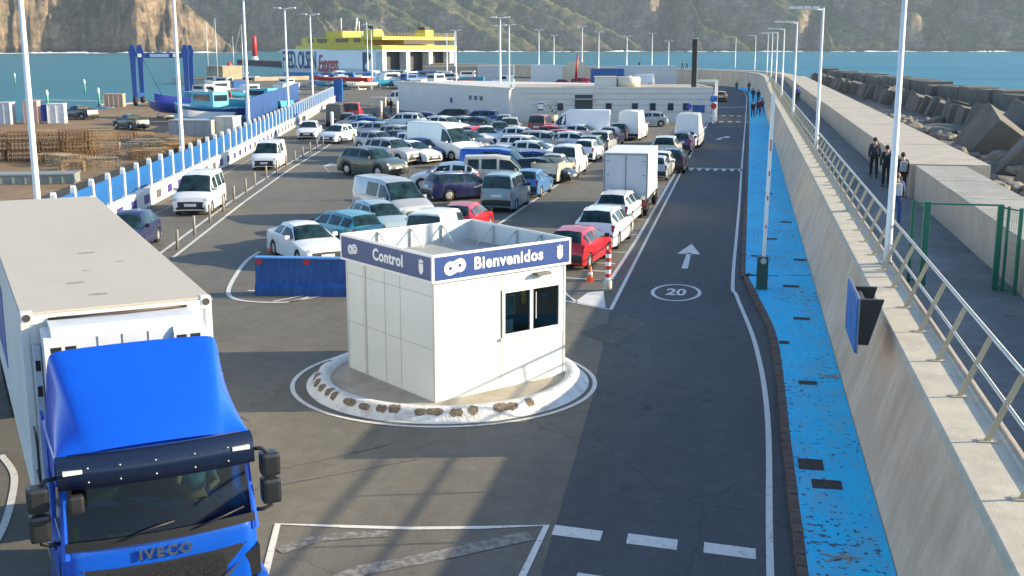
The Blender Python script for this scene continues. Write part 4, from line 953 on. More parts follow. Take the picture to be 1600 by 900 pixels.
# wind deflector: centre panel that narrows forwards, hollow flared cheeks
rows = []
for k in range(15):
    t = k/14; y = -.26 - 1.22*t; zt = 2.80 + .93*(t**.86)
    wv = .80 + .22*t; zb = 2.78
    f = min(1, t*4) 
    row = []
    prof = [(1.12, zb), (1.105, zb + .25*(zt-zb)), (wv + .16*(1-t) + .05, zb + .52*(zt-zb)), (wv + .035, zt - .16*f*(zt-zb) - .02), (wv - .01, zt - .015), (wv - .07, zt + .012), (wv*.5, zt + .028), (0, zt + .034)]
    for x, z in prof: row.append((-x, y + .06*(1-(x/1.12)**2)*(1-t), z))
    for x, z in prof[-2::-1]: row.append((x, y + .06*(1-(x/1.12)**2)*(1-t), z))
    rows.append(row)
mb = MB(); mb.grid(rows)
last = [(x*.97, -1.56, z - .05) for x, _, z in rows[-1]]; mb.grid([rows[-1], last])
defl = mb.build('wind_deflector', blue, TR); 
md = defl.modifiers.new('sub', 'SUBSURF'); md.levels = 1; md.render_levels = 1
side = MB()
for sx in (-1, 1): side.box((min(sx*1.09, sx*1.13), -2.28, .95), (max(sx*1.09, sx*1.13), -1.985, 2.78))
side.build('side_fairing', blue, TR)
seamb = M('seam_blue_dark', (.002, .02, .13), .6, var=0)
for sx in (-1, 1):
    MB().box((min(sx*1.141, sx*1.146), -1.13, .75), (max(sx*1.141, sx*1.146), -1.12, 2.62)).build('door_seam', seamb, TR)
    MB().box((min(sx*1.152, sx*1.163), -.33, .75), (max(sx*1.152, sx*1.163), -.32, 1.55)).build('door_seam', seamb, TR)
MB().tube([(x, -.215 + .10*(1-(x/1.13)**2), 2.815) for x in (-1.0, -.5, 0, .5, 1.0)], .01, 5).build('seam', seamb, defl)
# sun visor
mb = MB(); rows = []
for k in range(17):
    x = -1.13 + 2.26*k/16; b = .10*(1-(x/1.13)**2)
    rows.append([(x, -.24 + b, 2.80), (x, -.10 + b, 2.74), (x, -.055 + b, 2.45), (x, -.09 + b, 2.45), (x, -.16+b, 2.72)])
mb.grid(rows); vis = mb.build('sun_visor', M('visor_dark', (.008, .016, .045), .25, var=.1), TR)
mb = MB()
for x in (-.8, -.4, .05, .45, .8):
    for z in (2.52, 2.69): mb.ball((x, -.085 + .10*(1-(x/1.13)**2) + .02, z), .012, 1)
mb.build('screw', alu, vis)
for sx in (-1, 1):
    l = MB(); l.box((min(sx*.86, sx*1.07), -.095, 2.63), (max(sx*.86, sx*1.07), -.025, 2.675)); l.build('marker_light', lens, vis)
# windscreen, door windows
tg = glass_mat('lorry_glass', (.22, .33, .32))
mb = MB(); rows = []
for k in range(13):
    x = -1.07 + 2.14*k/12; b = .11*(1-(x/1.07)**2)
    rows.append([(x, -.09 + b - .215*j/5, 1.765 + .875*j/5) for j in range(6)])
mb.grid(rows); ws_ = mb.build('windscreen', tg, TR)
mb = MB(); rows = []
for k in range(13):
    x = -1.10 + 2.2*k/12; b = .11*(1-(x/1.1)**2)
    rows.append([(x, -.058 + b, 1.69), (x, -.066 + b, 1.80)])
mb.grid(rows); mb.build('scuttle_panel', black, TR)
mb = MB()
for x, dx in ((-.35, -.62), (.5, -.62)):
    b = .11*(1-(x/1.1)**2); mb.tube([(x, -.04+b, 1.77), (x+dx*.5, -.045+b, 1.85), (x+dx, -.085 + .1*(1-((x+dx)/1.1)**2), 1.89)], .013, 5)
mb.build('wiper', black, TR)
for sx in (-1, 1):
    mb = MB(); mb.face([(sx*1.128, -.22, 1.60), (sx*1.128, -1.1, 1.66), (sx*1.11, -1.1, 2.42), (sx*1.11, -.36, 2.42)]); mb.build('door_window', tg, TR)
    MB().box((min(sx*1.145, sx*1.17), -1.05, 1.42), (max(sx*1.145, sx*1.17), -.85, 1.47), bev=.008).build('door_handle', black, TR)
    mb = MB()
    mb.box((-.12, -.15, 2.20), (.12, .07, 2.50), bev=.05); mb.box((-.12, -.14, 1.84), (.12, .07, 2.17), bev=.05); mb.box((-.05, -.08, 2.16), (.05, 0, 2.22))
    mir = mb.build('mirror', M('mirror_black', (.02, .021, .023), .38, var=.15, coat=.2), TR); mir.location = (sx*1.345, -.16, 0)
    mb = MB(); mb.tube([(-sx*.26, -.12, 2.54), (-sx*.1, -.03, 2.56), (0, -.03, 2.47), (0, -.03, 1.9), (0, -.03, 1.80), (-sx*.1, -.04, 1.76), (-sx*.22, -.06, 1.76)], .026, 7)
    mb.build('mirror_arm', black, mir)
MB().box((-.09, -.07, 1.98), (.09, .05, 2.2), bev=.04).build('front_mirror', black, TR).location = (.96, .07, .22)
# front: black nose mask, grille, badge letters, lights, bumper
def fpatch(name, pts, m, off=.012, parent=TR):
    mb = MB(); vs = []
    for x, z in pts:
        y0 = .03 if z < 1 else .03 - .03*(z-.95)/.35 if z < 1.3 else -.0 - .03*(z-1.3)/.3
        y0 -= max(0, abs(x)-.88)**2 * 1.7
        vs.append((x, y0 + off, z))
    mb.face(vs); r = mb.build(name, m, parent); return r
def curve_strip(z0, z1, hw0, hw1, n=14):
    bot = [(-hw0 + 2*hw0*k/n, z0) for k in range(n+1)]; top = [(hw1 - 2*hw1*k/n, z1) for k in range(n+1)]; return bot + top
fpatch('grille_surround', [(-.98, 1.45), (-.72, 1.2), (-.6, .7), (.6, .7), (.72, 1.2), (.98, 1.45), (.6, 1.42), (0, 1.40), (-.6, 1.42)][::-1], black, .014)
mesh_m = M('grille_mesh', (.05, .05, .055), .35, .6, var=.6, scale=45)
fpatch('grille_mesh', [(-.70, 1.25), (-.6, 1.08), (.6, 1.08), (.70, 1.25), (.66, 1.37), (-.66, 1.37)], mesh_m, .024); fpatch('grille_mesh', [(-.55, .74), (.55, .74), (.58, .92), (-.58, .92)], mesh_m, .024)
fpatch('chrome_bar', [(-.92, 1.255), (-.62, .97), (.62, .97), (.92, 1.255), (.6, 1.04), (-.6, 1.04)][:4] + [(.58, 1.035), (-.58, 1.035)], chrome, .03)
text_mesh('badge', 'IVECO', .165, chrome, TR, basis((0, .012, 1.525), (-1, 0, 0), (0, -.1, 1)), .012, .006, 1.25, sx=1.12)
for sx in (-1, 1):
    mb = MB(); mb.box((min(sx*.70, sx*1.06), -.03, .58), (max(sx*.70, sx*1.06), .075, .84), bev=.03); mb.build('headlight', M('headlight_glass', (.5, .52, .54), .1, .2, var=.3, scale=14), TR)
    mb = MB(); mb.prism([(.80, .95), (1.13, .98), (1.13, 1.38), (.95, 1.3)], -.28, .06, mat=Matrix(((sx, 0, 0, 0), (0, 0, 1, -.06), (0, 1, 0, 0), (0, 0, 0, 1)))); mb.build('corner_vent', black, TR)
    mb = MB(); mb.box((min(sx*1.06, sx*1.22), -.5, .42), (max(sx*1.06, sx*1.22), .06, 1.02), bev=.05); mb.build('corner_step', blue_d, TR)
MB().box((-1.16, -.1, .28), (1.16, .12, .56), bev=.06).build('bumper', blue_d, TR)
MB().box((-.27, .122, .36), (.27, .135, .48)).build('number_plate', M('plate_white', (.7, .7, .68), .4, var=.05), TR)
# cab interior and driver
inm = M('cab_interior', (.035, .035, .04), .8, var=.3); seatm = M('seat_grey', (.06, .065, .075), .85, var=.2)
MB().box((-1.0, -.55, 1.3), (1.0, -.14, 1.755), bev=.06).build('dashboard', inm, TR)
MB().box((-1.0, -1.9, 1.63), (1.0, -1.62, 2.5), bev=.04).build('bunk', seatm, TR)
for x in (-.58, .58): 
    mb = MB(); mb.box((x-.27, -1.35, 1.45), (x+.27, -.85, 1.63), bev=.05); mb.box((x-.26, -1.5, 1.6), (x+.26, -1.34, 2.3), bev=.05); mb.build('seat', seatm, TR)
mb = MB(); rows = []
for k in range(25):
    a = 2*pi*k/24; rows.append([(-.58 + (.21+.018*cos(b))*cos(a), -.66 + .018*sin(b) - .12*sin(a)*.5, 1.72 + (.21+.018*cos(b))*sin(a)*.55) for b in [2*pi*j/8 for j in range(9)]])
mb.grid(rows); mb.build('steering_wheel', black, TR)
MB().box((.32, -.115, 1.63), (.62, -.10, 1.80)).build('paper_note', M('note_paper', (.45, .47, .42), .6, var=.3, scale=14), TR)
MB().box((-.12, -.10, 1.64), (-.05, -.09, 1.76)).build('phone_holder', M('note_white', (.7, .72, .75), .5), TR)
MB().box((.93, -.16, 1.66), (1.0, -.14, 1.95)).build('green_sticker', M('sticker_green', (.12, .35, .16), .5, var=.3, scale=14), TR)
dv_ = empty('person', tuple(TR.matrix_basis @ Vector((-.58, -1.12, 0))), R(217.6), 'lorry driver in a light blue shirt seated behind the windscreen of the blue lorry', 'person')
V = [(0, 0, 1.72), (0, -.03, 1.95), (0, -.03, 2.15), (0, .0, 2.26), (0, .04, 2.36), (0, .04, 2.45), (-.17, -.02, 2.12), (-.27, .14, 1.93), (-.14, .36, 1.95), (.17, -.02, 2.12), (.25, .16, 1.95), (.14, .38, 1.97), (-.09, .35, 1.70), (-.1, .38, 1.35), (.09, .35, 1.70), (.1, .38, 1.35)]
E_b = [(0, 1), (1, 2), (2, 3), (3, 4), (4, 5), (2, 6), (6, 7), (7, 8), (2, 9), (9, 10), (10, 11), (0, 12), (12, 13), (0, 14), (14, 15)]
Rb = [.12, .11, .12, .05, .085, .07, .055, .045, .035, .055, .045, .035, .075, .055, .075, .055]
for b, sx in ((8, -1), (11, 1)):
    p0 = Vector(V[b])
    for k in range(5):
        V.append(tuple(p0 + Vector((-sx*.03 + .0*k, .05, -.03 + .02*k)))); E_b.append((b, len(V)-1)); Rb.append(.011)
put('body', skin_mesh('body', V, E_b, Rb, skin_m), dv_)
put('shirt', skin_mesh('shirt', [(0, 0, 1.68), (0, -.03, 1.95), (0, -.03, 2.15), (0, -.01, 2.22), (-.17, -.02, 2.12), (-.25, .1, 1.98), (.17, -.02, 2.12), (.24, .1, 1.98)], [(0, 1), (1, 2), (2, 3), (2, 4), (4, 5), (2, 6), (6, 7)], [.16, .16, .16, .07, .075, .06, .075, .06], M('shirt_blue', (.10, .25, .42), .8, var=.15)), dv_)
MB().ball((0, .025, 2.43), .103, 2, 0, (.95, 1.05, .9)).build('hair', M('hair_driver', (.03, .02, .015), .7), dv_)
# trailer box
X0, X1, YF, YB, ZB, ZT = -1.225, 1.225, -2.70, -15.3, 1.15, 4.0
trb = MB(); trb.box((X0, YB, ZB), (X1, YF, ZT-.03)); box = trb.build('trailer_box', tw, TR)
MB().box((X0-.01, YB-.01, ZT-.028), (X1+.01, YF+.01, ZT), bev=.006).build('trailer_roof', troof, TR)
mb = MB(); 
for x in (X0-.016, X1-.07): mb.box((x, YB, ZT-.14), (x+.086, YF+.012, ZT-.035)); mb.box((x, YF-.07, ZB), (x+.086, YF+.018, ZT-.03))
mb.box((X0, YF+.002, ZT-.16), (X1, YF+.016, ZT-.035))
mb.build('corner_frame', tw, TR)
cst = M('casting_dark', (.05, .045, .042), .7, var=.3)
for sx in (-1, 1):
    for y in (YF-.06, YB+.06):
        MB().box((sx*1.165-.075, y-.085, ZT-.13), (sx*1.165+.075, y+.085, ZT+.008), bev=.012).build('corner_casting', tw, TR)
    MB().lathe([(.05, 0), (.05, .008)], (sx*1.165, YF+.026, ZT-.065), 'Y', 14).build('casting_hole', cst, TR)
mb = MB()
for (x, y, w) in ((-.1, -7.2, .14), (.35, -4.55, .12), (.15, -3.55, .12), (-.5, -6.1, .07), (.1, -5.5, .06)):
    mb.face([(x + w*cos(t*pi/6)*(1+.3*sin(t*3)), y + w*.5*sin(t*pi/6), ZT+.003) for t in range(12)])
mb.build('roof_stain', M('stain_brown', (.30, .26, .21), .8, var=.3, scale=12), TR)
mb = MB()
mb.box((X1+.004, YB+4.2, ZB+.7), (X1+.012, YF-5.6, ZT-.7)); mb.build('side_stripe', M('stripe_blue', (.08, .17, .45), .5, var=.5, scale=.7), TR)
# refrigeration unit on the front wall
um = M('unit_white', (.60, .63, .67), .4, var=.06, dirt=.2, dirtc=(.35, .36, .37)); sgm = M('seam_grey', (.20, .21, .22), .6, var=0)
ru = MB(); prof = [(-2.68, 1.5), (-2.16, 1.5), (-2.10, 1.6), (-2.12, 3.74), (-2.16, 3.82), (-2.26, 3.87), (-2.68, 3.885)]
mz = Matrix(((0, 0, 1, 0), (1, 0, 0, 0), (0, 1, 0, 0), (0, 0, 0, 1))); ru.prism(prof, -.92, .92, mat=mz)
unit = ru.build('refrigeration_unit', um, TR)
for sx in (-1, 1):
    x0_, x1_ = (-1.02, -.60) if sx < 0 else (.60, 1.02)
    q = MB(); q.prism([(-2.66, 1.5), (-2.04, 1.5), (-2.06, 3.68), (-2.10, 3.76), (-2.66, 3.80)], x0_, x1_, mat=mz); pod = q.build('side_pod', M('unit_pod', (.66, .67, .68), .4, var=.05), unit)
    for i in range(2):
        for j in range(4): x = sx*(.70 + .18*i); MB().box((x-.065, -2.075, 3.58 - .10*j), (x+.065, -2.056, 3.65 - .10*j)).build('vent_slot', dark, pod)
    MB().box((min(sx*1.03, sx*1.13), -2.68, 2.0), (max(sx*1.03, sx*1.13), -2.52, 3.58), bev=.02).build('side_housing', M('unit_pale_blue', (.42, .47, .55), .5, var=.1), unit)
    for z in (2.9, 3.25): MB().box((min(sx*1.05, sx*1.11), -2.519, z), (max(sx*1.05, sx*1.11), -2.508, z+.14)).build('latch', dark, unit)
for x in (-.28, .05, .36): MB().box((x-.007, -2.13, 1.6), (x+.007, -2.112, 3.73)).build('panel_seam', sgm, unit)
MB().box((-.59, -2.13, 3.58), (.59, -2.112, 3.60)).build('panel_seam', sgm, unit); MB().box((-.59, -2.106, 2.6), (.59, -2.094, 2.615)).build('panel_seam', sgm, unit)
MB().box((-.90, -2.695, 3.89), (.90, -2.66, 3.915)).build('top_gap_shade', dark, unit)  # dark strip added for the shade in the gap above the unit
mb = MB(); mb.tube([(-.8, -2.62, 3.92), (.0, -2.58, 3.91), (.8, -2.62, 3.92)], .014, 6); mb.build('hose', M('hose_brown', (.10, .06, .05), .6), TR)
st_ = MB(); st_.tube([(-1.2, -2.25, 2.3), (-1.2, -2.25, 3.0)], .06, 10); st_.tube([(-1.2, -2.45, 2.4), (-1.2, -2.45, 3.05)], .05, 10); st_.tube([(-1.2, -2.5, 3.0), (-1.2, -2.2, 3.0)], .022, 6); st_.build('exhaust_stack', steel, TR)
gr = MB(); gr.tube([(1.2, -2.05, 1.2), (1.2, -2.05, 2.4), (1.2, -2.2, 2.5), (1.2, -2.5, 2.5)], .016, 6); gr.tube([(1.2, -2.05, 1.9), (1.2, -2.5, 1.9)], .016, 6); gr.build('grab_rail', black, TR)
# chassis, wheels
MB().box((-.45, -15.1, .75), (.45, -.3, 1.1)).build('chassis', M('chassis_dark', (.03, .03, .032), .7, var=.2), TR)
MB().box((-1.1, -12.0, .55), (1.1, -11.9, 1.12)).build('chassis_cross', M('chassis_dark', (.03, .03, .032)), TR)
for sx in (-1, 1):
    MB().box((min(sx*.72, sx*1.12), -3.4, .45), (max(sx*.72, sx*1.12), -2.1, 1.0), bev=.05).build('fuel_tank', alu, TR)
def truck_wheel(x, y, r=.5, w=.30):
    t = MB().lathe([(r*.62, -w/2), (r*.9, -w/2), (r, -w*.38), (r, w*.38), (r*.9, w/2), (r*.62, w/2)], (0, 0, 0), 'X', 24, cap=False).build('wheel', rubber, TR); t.location = (x, y, r)
    MB().lathe([(r*.63, -w*.36), (r*.3, -w*.2), (r*.3, w*.2), (r*.63, w*.36)], (0, 0, 0), 'X', 18).build('rim', steel, t)
for sx in (-1, 1):
    for y in (-1.35, -5.0, -11.6, -12.9, -14.2): truck_wheel(sx*1.0, y)
# the lorry's door mudguard areas
for sx in (-1, 1): MB().box((min(sx*.86, sx*1.18), -1.95, .98), (max(sx*.86, sx*1.18), -.75, 1.06), bev=.03).build('mudguard', black, TR)
# ---------------------------------------------------------------- cars
car_glass = M('car_glass', (.013, .034, .038), .07, var=.9, scale=2.2, spec=.34)  # teal mottling imitates reflections and cabin interiors on opaque glass
car_lamp = M('car_headlight', (.55, .57, .58), .12, .3, var=.3, scale=18)
car_tail = M('car_tail_light', (.42, .012, .018), .2, var=.25, scale=20)
plate = M('plate_white', (.7, .7, .68), .4, var=.05)
trim = M('car_trim_black', (.022, .022, .024), .55, var=.15)
rimm = M('car_rim', (.42, .42, .42), .35, .5, var=.2)
under_m = M('car_underside', (.012, .012, .012), .9, var=0)
# profile: (distance from the nose, height, half width of the top edge, segment that follows)
def S_(L, W, prof, belt, wheels, groups, r=.31, rails=False, bumper='body', rear='hatch', bed=None):
    return dict(L=L, W=W, prof=prof, belt=belt, wheels=wheels, groups=groups, r=r, rails=rails, bumper=bumper, rear=rear, bed=bed)
KIND = {
 'hatch': S_(3.95, 1.68, [(.05,.22,.60,'low'),(0,.44,.68,'grille'),(.06,.60,.72,'lamp'),(.20,.73,.74,'hood'),(.55,.84,.75,'hood'),(.98,.93,.74,'ws'),(1.72,1.37,.57,'roof'),(2.4,1.45,.57,'roof'),(3.35,1.38,.55,'rw'),(3.78,1.00,.64,'tail'),(3.90,.70,.71,'rbump'),(3.95,.45,.70,'low'),(3.88,.24,.62,'')], (.90,.98), (.78,3.22), [(1.12,2.32),(2.40,3.12),(3.18,3.5)]),
 'sedan': S_(4.5, 1.78, [(.05,.22,.62,'low'),(0,.44,.72,'grille'),(.06,.62,.76,'lamp'),(.2,.73,.78,'hood'),(.6,.84,.79,'hood'),(1.25,.93,.77,'ws'),(2.05,1.36,.58,'roof'),(2.6,1.41,.58,'roof'),(3.3,1.36,.56,'rw'),(3.95,1.04,.66,'boot'),(4.35,.99,.70,'tail'),(4.46,.70,.74,'rbump'),(4.5,.45,.72,'low'),(4.42,.24,.64,'')], (.90,.99), (.88,3.55), [(1.45,2.62),(2.70,3.45)], r=.32),
 'estate': S_(4.5, 1.74, [(.05,.22,.62,'low'),(0,.44,.70,'grille'),(.06,.62,.74,'lamp'),(.2,.73,.76,'hood'),(.6,.84,.77,'hood'),(1.15,.93,.76,'ws'),(1.9,1.40,.58,'roof'),(2.7,1.48,.58,'roof'),(4.0,1.42,.56,'rw'),(4.32,1.0,.66,'tail'),(4.45,.70,.73,'rbump'),(4.5,.45,.72,'low'),(4.42,.24,.64,'')], (.90,.98), (.85,3.5), [(1.3,2.5),(2.58,3.4),(3.48,4.08)], r=.32, rails=True),
 'suv': S_(4.4, 1.84, [(.05,.28,.64,'low'),(0,.55,.74,'grille'),(.06,.76,.78,'lamp'),(.18,.90,.80,'hood'),(.6,1.02,.81,'hood'),(1.1,1.09,.79,'ws'),(1.8,1.58,.62,'roof'),(2.6,1.67,.62,'roof'),(3.85,1.60,.60,'rw'),(4.2,1.12,.70,'tail'),(4.34,.80,.77,'rbump'),(4.4,.52,.76,'low'),(4.32,.28,.66,'')], (1.05,1.14), (.85,3.5), [(1.25,2.45),(2.53,3.4),(3.48,3.95)], r=.36, rails=True),
 'mpv': S_(4.05, 1.70, [(.05,.24,.62,'low'),(0,.46,.70,'grille'),(.05,.66,.74,'lamp'),(.15,.82,.75,'hood'),(.75,1.02,.76,'ws'),(1.45,1.70,.66,'roof'),(2.2,1.80,.66,'roof'),(3.85,1.77,.65,'rw'),(3.98,1.08,.72,'tail'),(4.02,.70,.74,'rbump'),(4.05,.45,.72,'low'),(4.0,.26,.64,'')], (1.0,1.06), (.75,3.3), [(.95,2.05),(2.13,3.0),(3.08,3.72)]),
 'panelvan': S_(4.05, 1.70, [(.05,.24,.62,'low'),(0,.46,.70,'grille'),(.05,.66,.74,'lamp'),(.15,.82,.75,'hood'),(.75,1.02,.76,'ws'),(1.45,1.70,.66,'roof'),(2.2,1.80,.66,'roof'),(3.85,1.77,.65,'rw'),(3.98,1.08,.72,'tail'),(4.02,.70,.74,'rbump'),(4.05,.45,.72,'low'),(4.0,.26,.64,'')], (1.0,1.06), (.75,3.3), [(.95,2.05)]),
 'van': S_(4.9, 1.92, [(.05,.26,.68,'low'),(0,.5,.80,'grille'),(.05,.74,.84,'lamp'),(.15,.92,.85,'hood'),(.85,1.16,.86,'ws'),(1.65,1.86,.74,'roof'),(2.3,1.96,.76,'roof'),(4.75,1.93,.76,'rw'),(4.85,1.15,.84,'tail'),(4.88,.7,.86,'rbump'),(4.9,.45,.84,'low'),(4.86,.28,.76,'')], (1.1,1.14), (.9,3.95), [(1.05,2.1),(2.2,3.3)], r=.33),
 'bigvan': S_(5.6, 2.02, [(.05,.28,.72,'low'),(0,.52,.84,'grille'),(.05,.78,.88,'lamp'),(.15,.98,.90,'hood'),(.85,1.25,.90,'ws'),(1.55,2.15,.80,'roof'),(2.2,2.50,.82,'roof'),(5.5,2.50,.82,'rear'),(5.56,1.2,.9,'tail'),(5.58,.7,.92,'rbump'),(5.6,.45,.9,'low'),(5.56,.3,.8,'')], (1.2,1.24), (.95,4.5), [(1.05,2.0)], r=.35),
 'pickup': S_(5.0, 1.80, [(.05,.28,.62,'low'),(0,.55,.72,'grille'),(.06,.74,.76,'lamp'),(.18,.88,.78,'hood'),(.6,.98,.79,'hood'),(1.2,1.05,.78,'ws'),(1.9,1.55,.60,'roof'),(2.3,1.62,.60,'roof'),(2.95,1.58,.58,'rw'),(3.2,1.08,.76,'bed'),(4.9,1.06,.78,'tail'),(4.96,.70,.79,'rbump'),(5.0,.5,.78,'low'),(4.94,.3,.68,'')], (1.0,1.05), (.9,3.9), [(1.4,2.2),(2.28,2.85)], r=.36, bed=(3.25, 4.82)),
}
def car_meshes(kind):
    K = KIND[kind]; L, W, prof, r = K['L'], K['W'], K['prof'], K['r']
    cols = []
    wheel_d = [w + k*r*1.16 for w in K['wheels'] for k in (-1.02, -.9, -.62, -.22, .22, .62, .9, 1.02)]
    extra = sorted(wheel_d + [a for g in K['groups'] for a in g])
    for (a, b) in zip(prof, prof[1:]):
        cols.append((a[0], a[1], a[2], a[3]))
        if a[3] in ('hood', 'ws', 'roof', 'rw', 'boot', 'bed', 'rear'):
            for d in extra:
                if a[0] + .02 < d < b[0] - .02:
                    t = (d-a[0])/(b[0]-a[0]); cols.append((d, a[1]+(b[1]-a[1])*t, a[2]+(b[2]-a[2])*t, a[3]))
    cols.append(prof[-1])
    b0, b1 = K['belt']
    def rows_at(c):
        d, zt, wt, seg = c
        e = max(0, 1 - min(d, L-d)/.55)
        wb = W/2 * (1 - .13*e*e)
        zb = min(b0 + (b1-b0)*d/L, zt - .04)
        zs = .21
        for w in K['wheels']:
            q = (r*1.16)**2 - (d-w)**2
            if q > 0: zs = max(zs, r + math.sqrt(q) - .02)
        if zt < .62: zs = min(zs, zt - .02)
        zs = min(zs, zt - .02); zm = zs + (zb-zs)*.55 if zb > zs else zs
        zb = max(zb, zs + .004)
        top = zt + (.035 if zt > 1.2 else .02)
        sh = max(zt - .07, zb + .005)
        w3 = wt if sh > zb + .1 else min(wb - .02, wt + .05)
        return [(0, top), (wt*.55, zt + .012), (wt - .07, zt), (w3, sh), (wb - .015, zb), (wb + .012, zm), (wb - .03, zs)], L/2 - d
    G = [rows_at(c) for c in cols]
    def S(c, rr, off=0.):                       # point of the shell at fractional column and row; negative rows mirror
        sx = -1 if rr < 0 else 1; rr = abs(rr)
        i = min(int(c), len(G)-2); u = c - i; j = min(int(rr), 5); v = rr - j
        p = []
        for g in (G[i], G[i+1]): a, b = g[0][j], g[0][j+1]; p.append(Vector((a[0] + (b[0]-a[0])*v, g[1], a[1] + (b[1]-a[1])*v)))
        q = p[0].lerp(p[1], u); q.x *= sx; return q
    def P(c, rr, off):
        e = .02; c = max(.02, min(len(G)-1.02, c))
        du = S(c+e, rr) - S(c-e, rr); dv = S(c, (rr+e) if abs(rr+e) < 6 else rr) - S(c, rr-e)
        n = du.cross(dv); n = n.normalized() if n.length > 1e-9 else Vector((0, 0, 1))
        ctr = Vector((0, S(c, 0).y*.8, .55)); q = S(c, rr)
        if n.dot(q - ctr) < 0: n = -n
        return tuple(q + n*off)
    def colof(d):
        for i in range(len(cols)-1):
            if i > 3 and cols[i][0] <= d <= cols[i+1][0]: return i + (d-cols[i][0])/max(1e-6, cols[i+1][0]-cols[i][0])
        return len(cols)-1.01
    def seg(name):
        ii = [i for i, c in enumerate(cols[:-1]) if c[3] == name]; return ii[0], ii[-1]+1
    def patch(c0, c1, r0, r1, off, m, name, nr=4):
        cs = [c0] + [k for k in range(int(c0)+1, int(math.ceil(c1))) if c0 + .02 < k < c1 - .02] + [c1]
        mb = MB(); mb.grid([[P(c, r0 + (r1-r0)*j/nr, off) for j in range(nr+1)] for c in cs]); return (name, mb.mesh(name, m))
    out = []
    mb = MB()
    mb.grid([[(-g[0][j][0], g[1], g[0][j][1]) for j in range(6, 0, -1)] + [(g[0][j][0], g[1], g[0][j][1]) for j in range(7)] for g in G])
    if K['bed']:
        d0, d1 = K['bed']; z = 1.0
        mb.box((-W/2+.17, L/2-d1, 1.075), (W/2-.17, L/2-d0, 1.10), 1)
        for x0_, x1_, y0_, y1_ in ((-W/2+.06, -W/2+.16, L/2-d1, L/2-d0), (W/2-.16, W/2-.06, L/2-d1, L/2-d0), (-W/2+.06, W/2-.06, L/2-d1-.08, L/2-d1)): mb.box((x0_, y0_, 1.0), (x1_, y1_, 1.26))
        mb.box((-W/2+.1, L/2-d0, 1.0), (W/2-.1, L/2-d0+.05, 1.5))
    body = ('body', mb.mesh('body', [white, trim], angle=32))
    out.append(body)
    mb = MB(); mb.box((-W/2+.24, -L/2+.2, .17), (W/2-.24, L/2-.2, .62)); out.append(('underside', mb.mesh('underside', under_m)))
    a, b = seg('ws'); out.append(patch(a + .06, b - .04, -2.75, 2.75, .008, car_glass, 'windscreen', 8))
    if any(c[3] == 'rw' for c in cols):
        a, b = seg('rw'); out.append(patch(a + .10, b - .10, -2.6, 2.6, .008, car_glass, 'rear_window', 8))
    for g0, g1 in K['groups']:
        for s in (-1, 1): out.append(patch(colof(g0+.03), colof(g1-.03), s*3.12, s*3.90, .008, car_glass, 'side_window', 3))
    a, b = seg('lamp')
    for s in (-1, 1): out.append(patch(a + .1, b - .1, s*1.75, s*3.6, .010, car_lamp, 'headlight', 4))
    a, b = seg('grille'); out.append(patch(a - .5, b - .12, -1.7, 1.7, .008, trim, 'grille', 6))
    out.append(patch(.25, a - .2 if a > .5 else .9, -2.4, 2.4, .008, trim, 'front_bumper', 6))
    a, b = seg('tail')
    tall = kind in ('mpv', 'panelvan', 'van', 'bigvan')
    for s in (-1, 1): out.append(patch(a + (.05 if not tall else .1), b - .1, s*2.35, s*3.95, .010, car_tail, 'tail_light', 3))
    a, b = seg('rbump'); out.append(patch(a + .35, b + .6, -2.7, 2.7, .008, trim if kind in ('hatch', 'mpv', 'panelvan', 'suv', 'van', 'bigvan') else trim, 'rear_bumper', 6))
    a, b = seg('tail'); q = S(a + .75, 0)
    mb = MB(); mb.box((-.26, q.y - .035, q.z - .06), (.26, q.y + .02, q.z + .06)); out.append(('number_plate', mb.mesh('number_plate', plate)))
    q = S(1.1, 0); mb = MB(); mb.box((-.26, q.y - .02, q.z - .06), (.26, q.y + .03, q.z + .06)); out.append(('number_plate', mb.mesh('number_plate', plate)))
    mirr = []
    c = colof(K['groups'][0][0] + .22); q = S(c, 4)
    for s in (-1, 1):
        mb = MB(); x = s*(abs(q.x) + .09); mb.box((x-.10, q.y-.05, q.z+.0), (x+.10, q.y+.06, q.z+.15), bev=.03); out.append(('door_mirror', mb.mesh('door_mirror', trim)))
    if K['rails']:
        for s in (-1, 1):
            a, b = seg('roof'); mb = MB(); mb.tube([P(a+.2, s*2.4, .04), P((a+b)/2, s*2.4, .05), P(b-.2, s*2.4, .04)], .018, 5); out.append(('roof_rail', mb.mesh('roof_rail', alu)))
    wt_ = MB().lathe([(r*.64, -.1), (r*.92, -.1), (r, -.06), (r, .06), (r*.92, .1), (r*.64, .1)], (0, 0, 0), 'X', 18, cap=False).mesh('wheel', rubber)
    wr_ = MB().lathe([(r*.66, -.085), (r*.5, -.092), (r*.16, -.075), (r*.1, -.09)], (0, 0, 0), 'X', 10).mesh('rim', rimm)
    wr2 = MB().lathe([(r*.1, .09), (r*.16, .075), (r*.5, .092), (r*.66, .085)], (0, 0, 0), 'X', 10).mesh('rim', rimm)
    return out, (wt_, wr_, wr2, r, [(s*(W/2 - .125), L/2 - w) for w in K['wheels'] for s in (-1, 1)])
CACHE = {}
PAINT = {}
def paint_of(c):
    k = tuple(c)
    if k not in PAINT: PAINT[k] = M('car_paint_%02x%02x%02x' % tuple(int(255*x) for x in c), c, .3, .0 if min(c) > .5 else .15, var=.04, scale=1.2, coat=.5, dirt=.12, dirtc=tuple(.5*x + .07 for x in c), dscale=2)
    return PAINT[k]
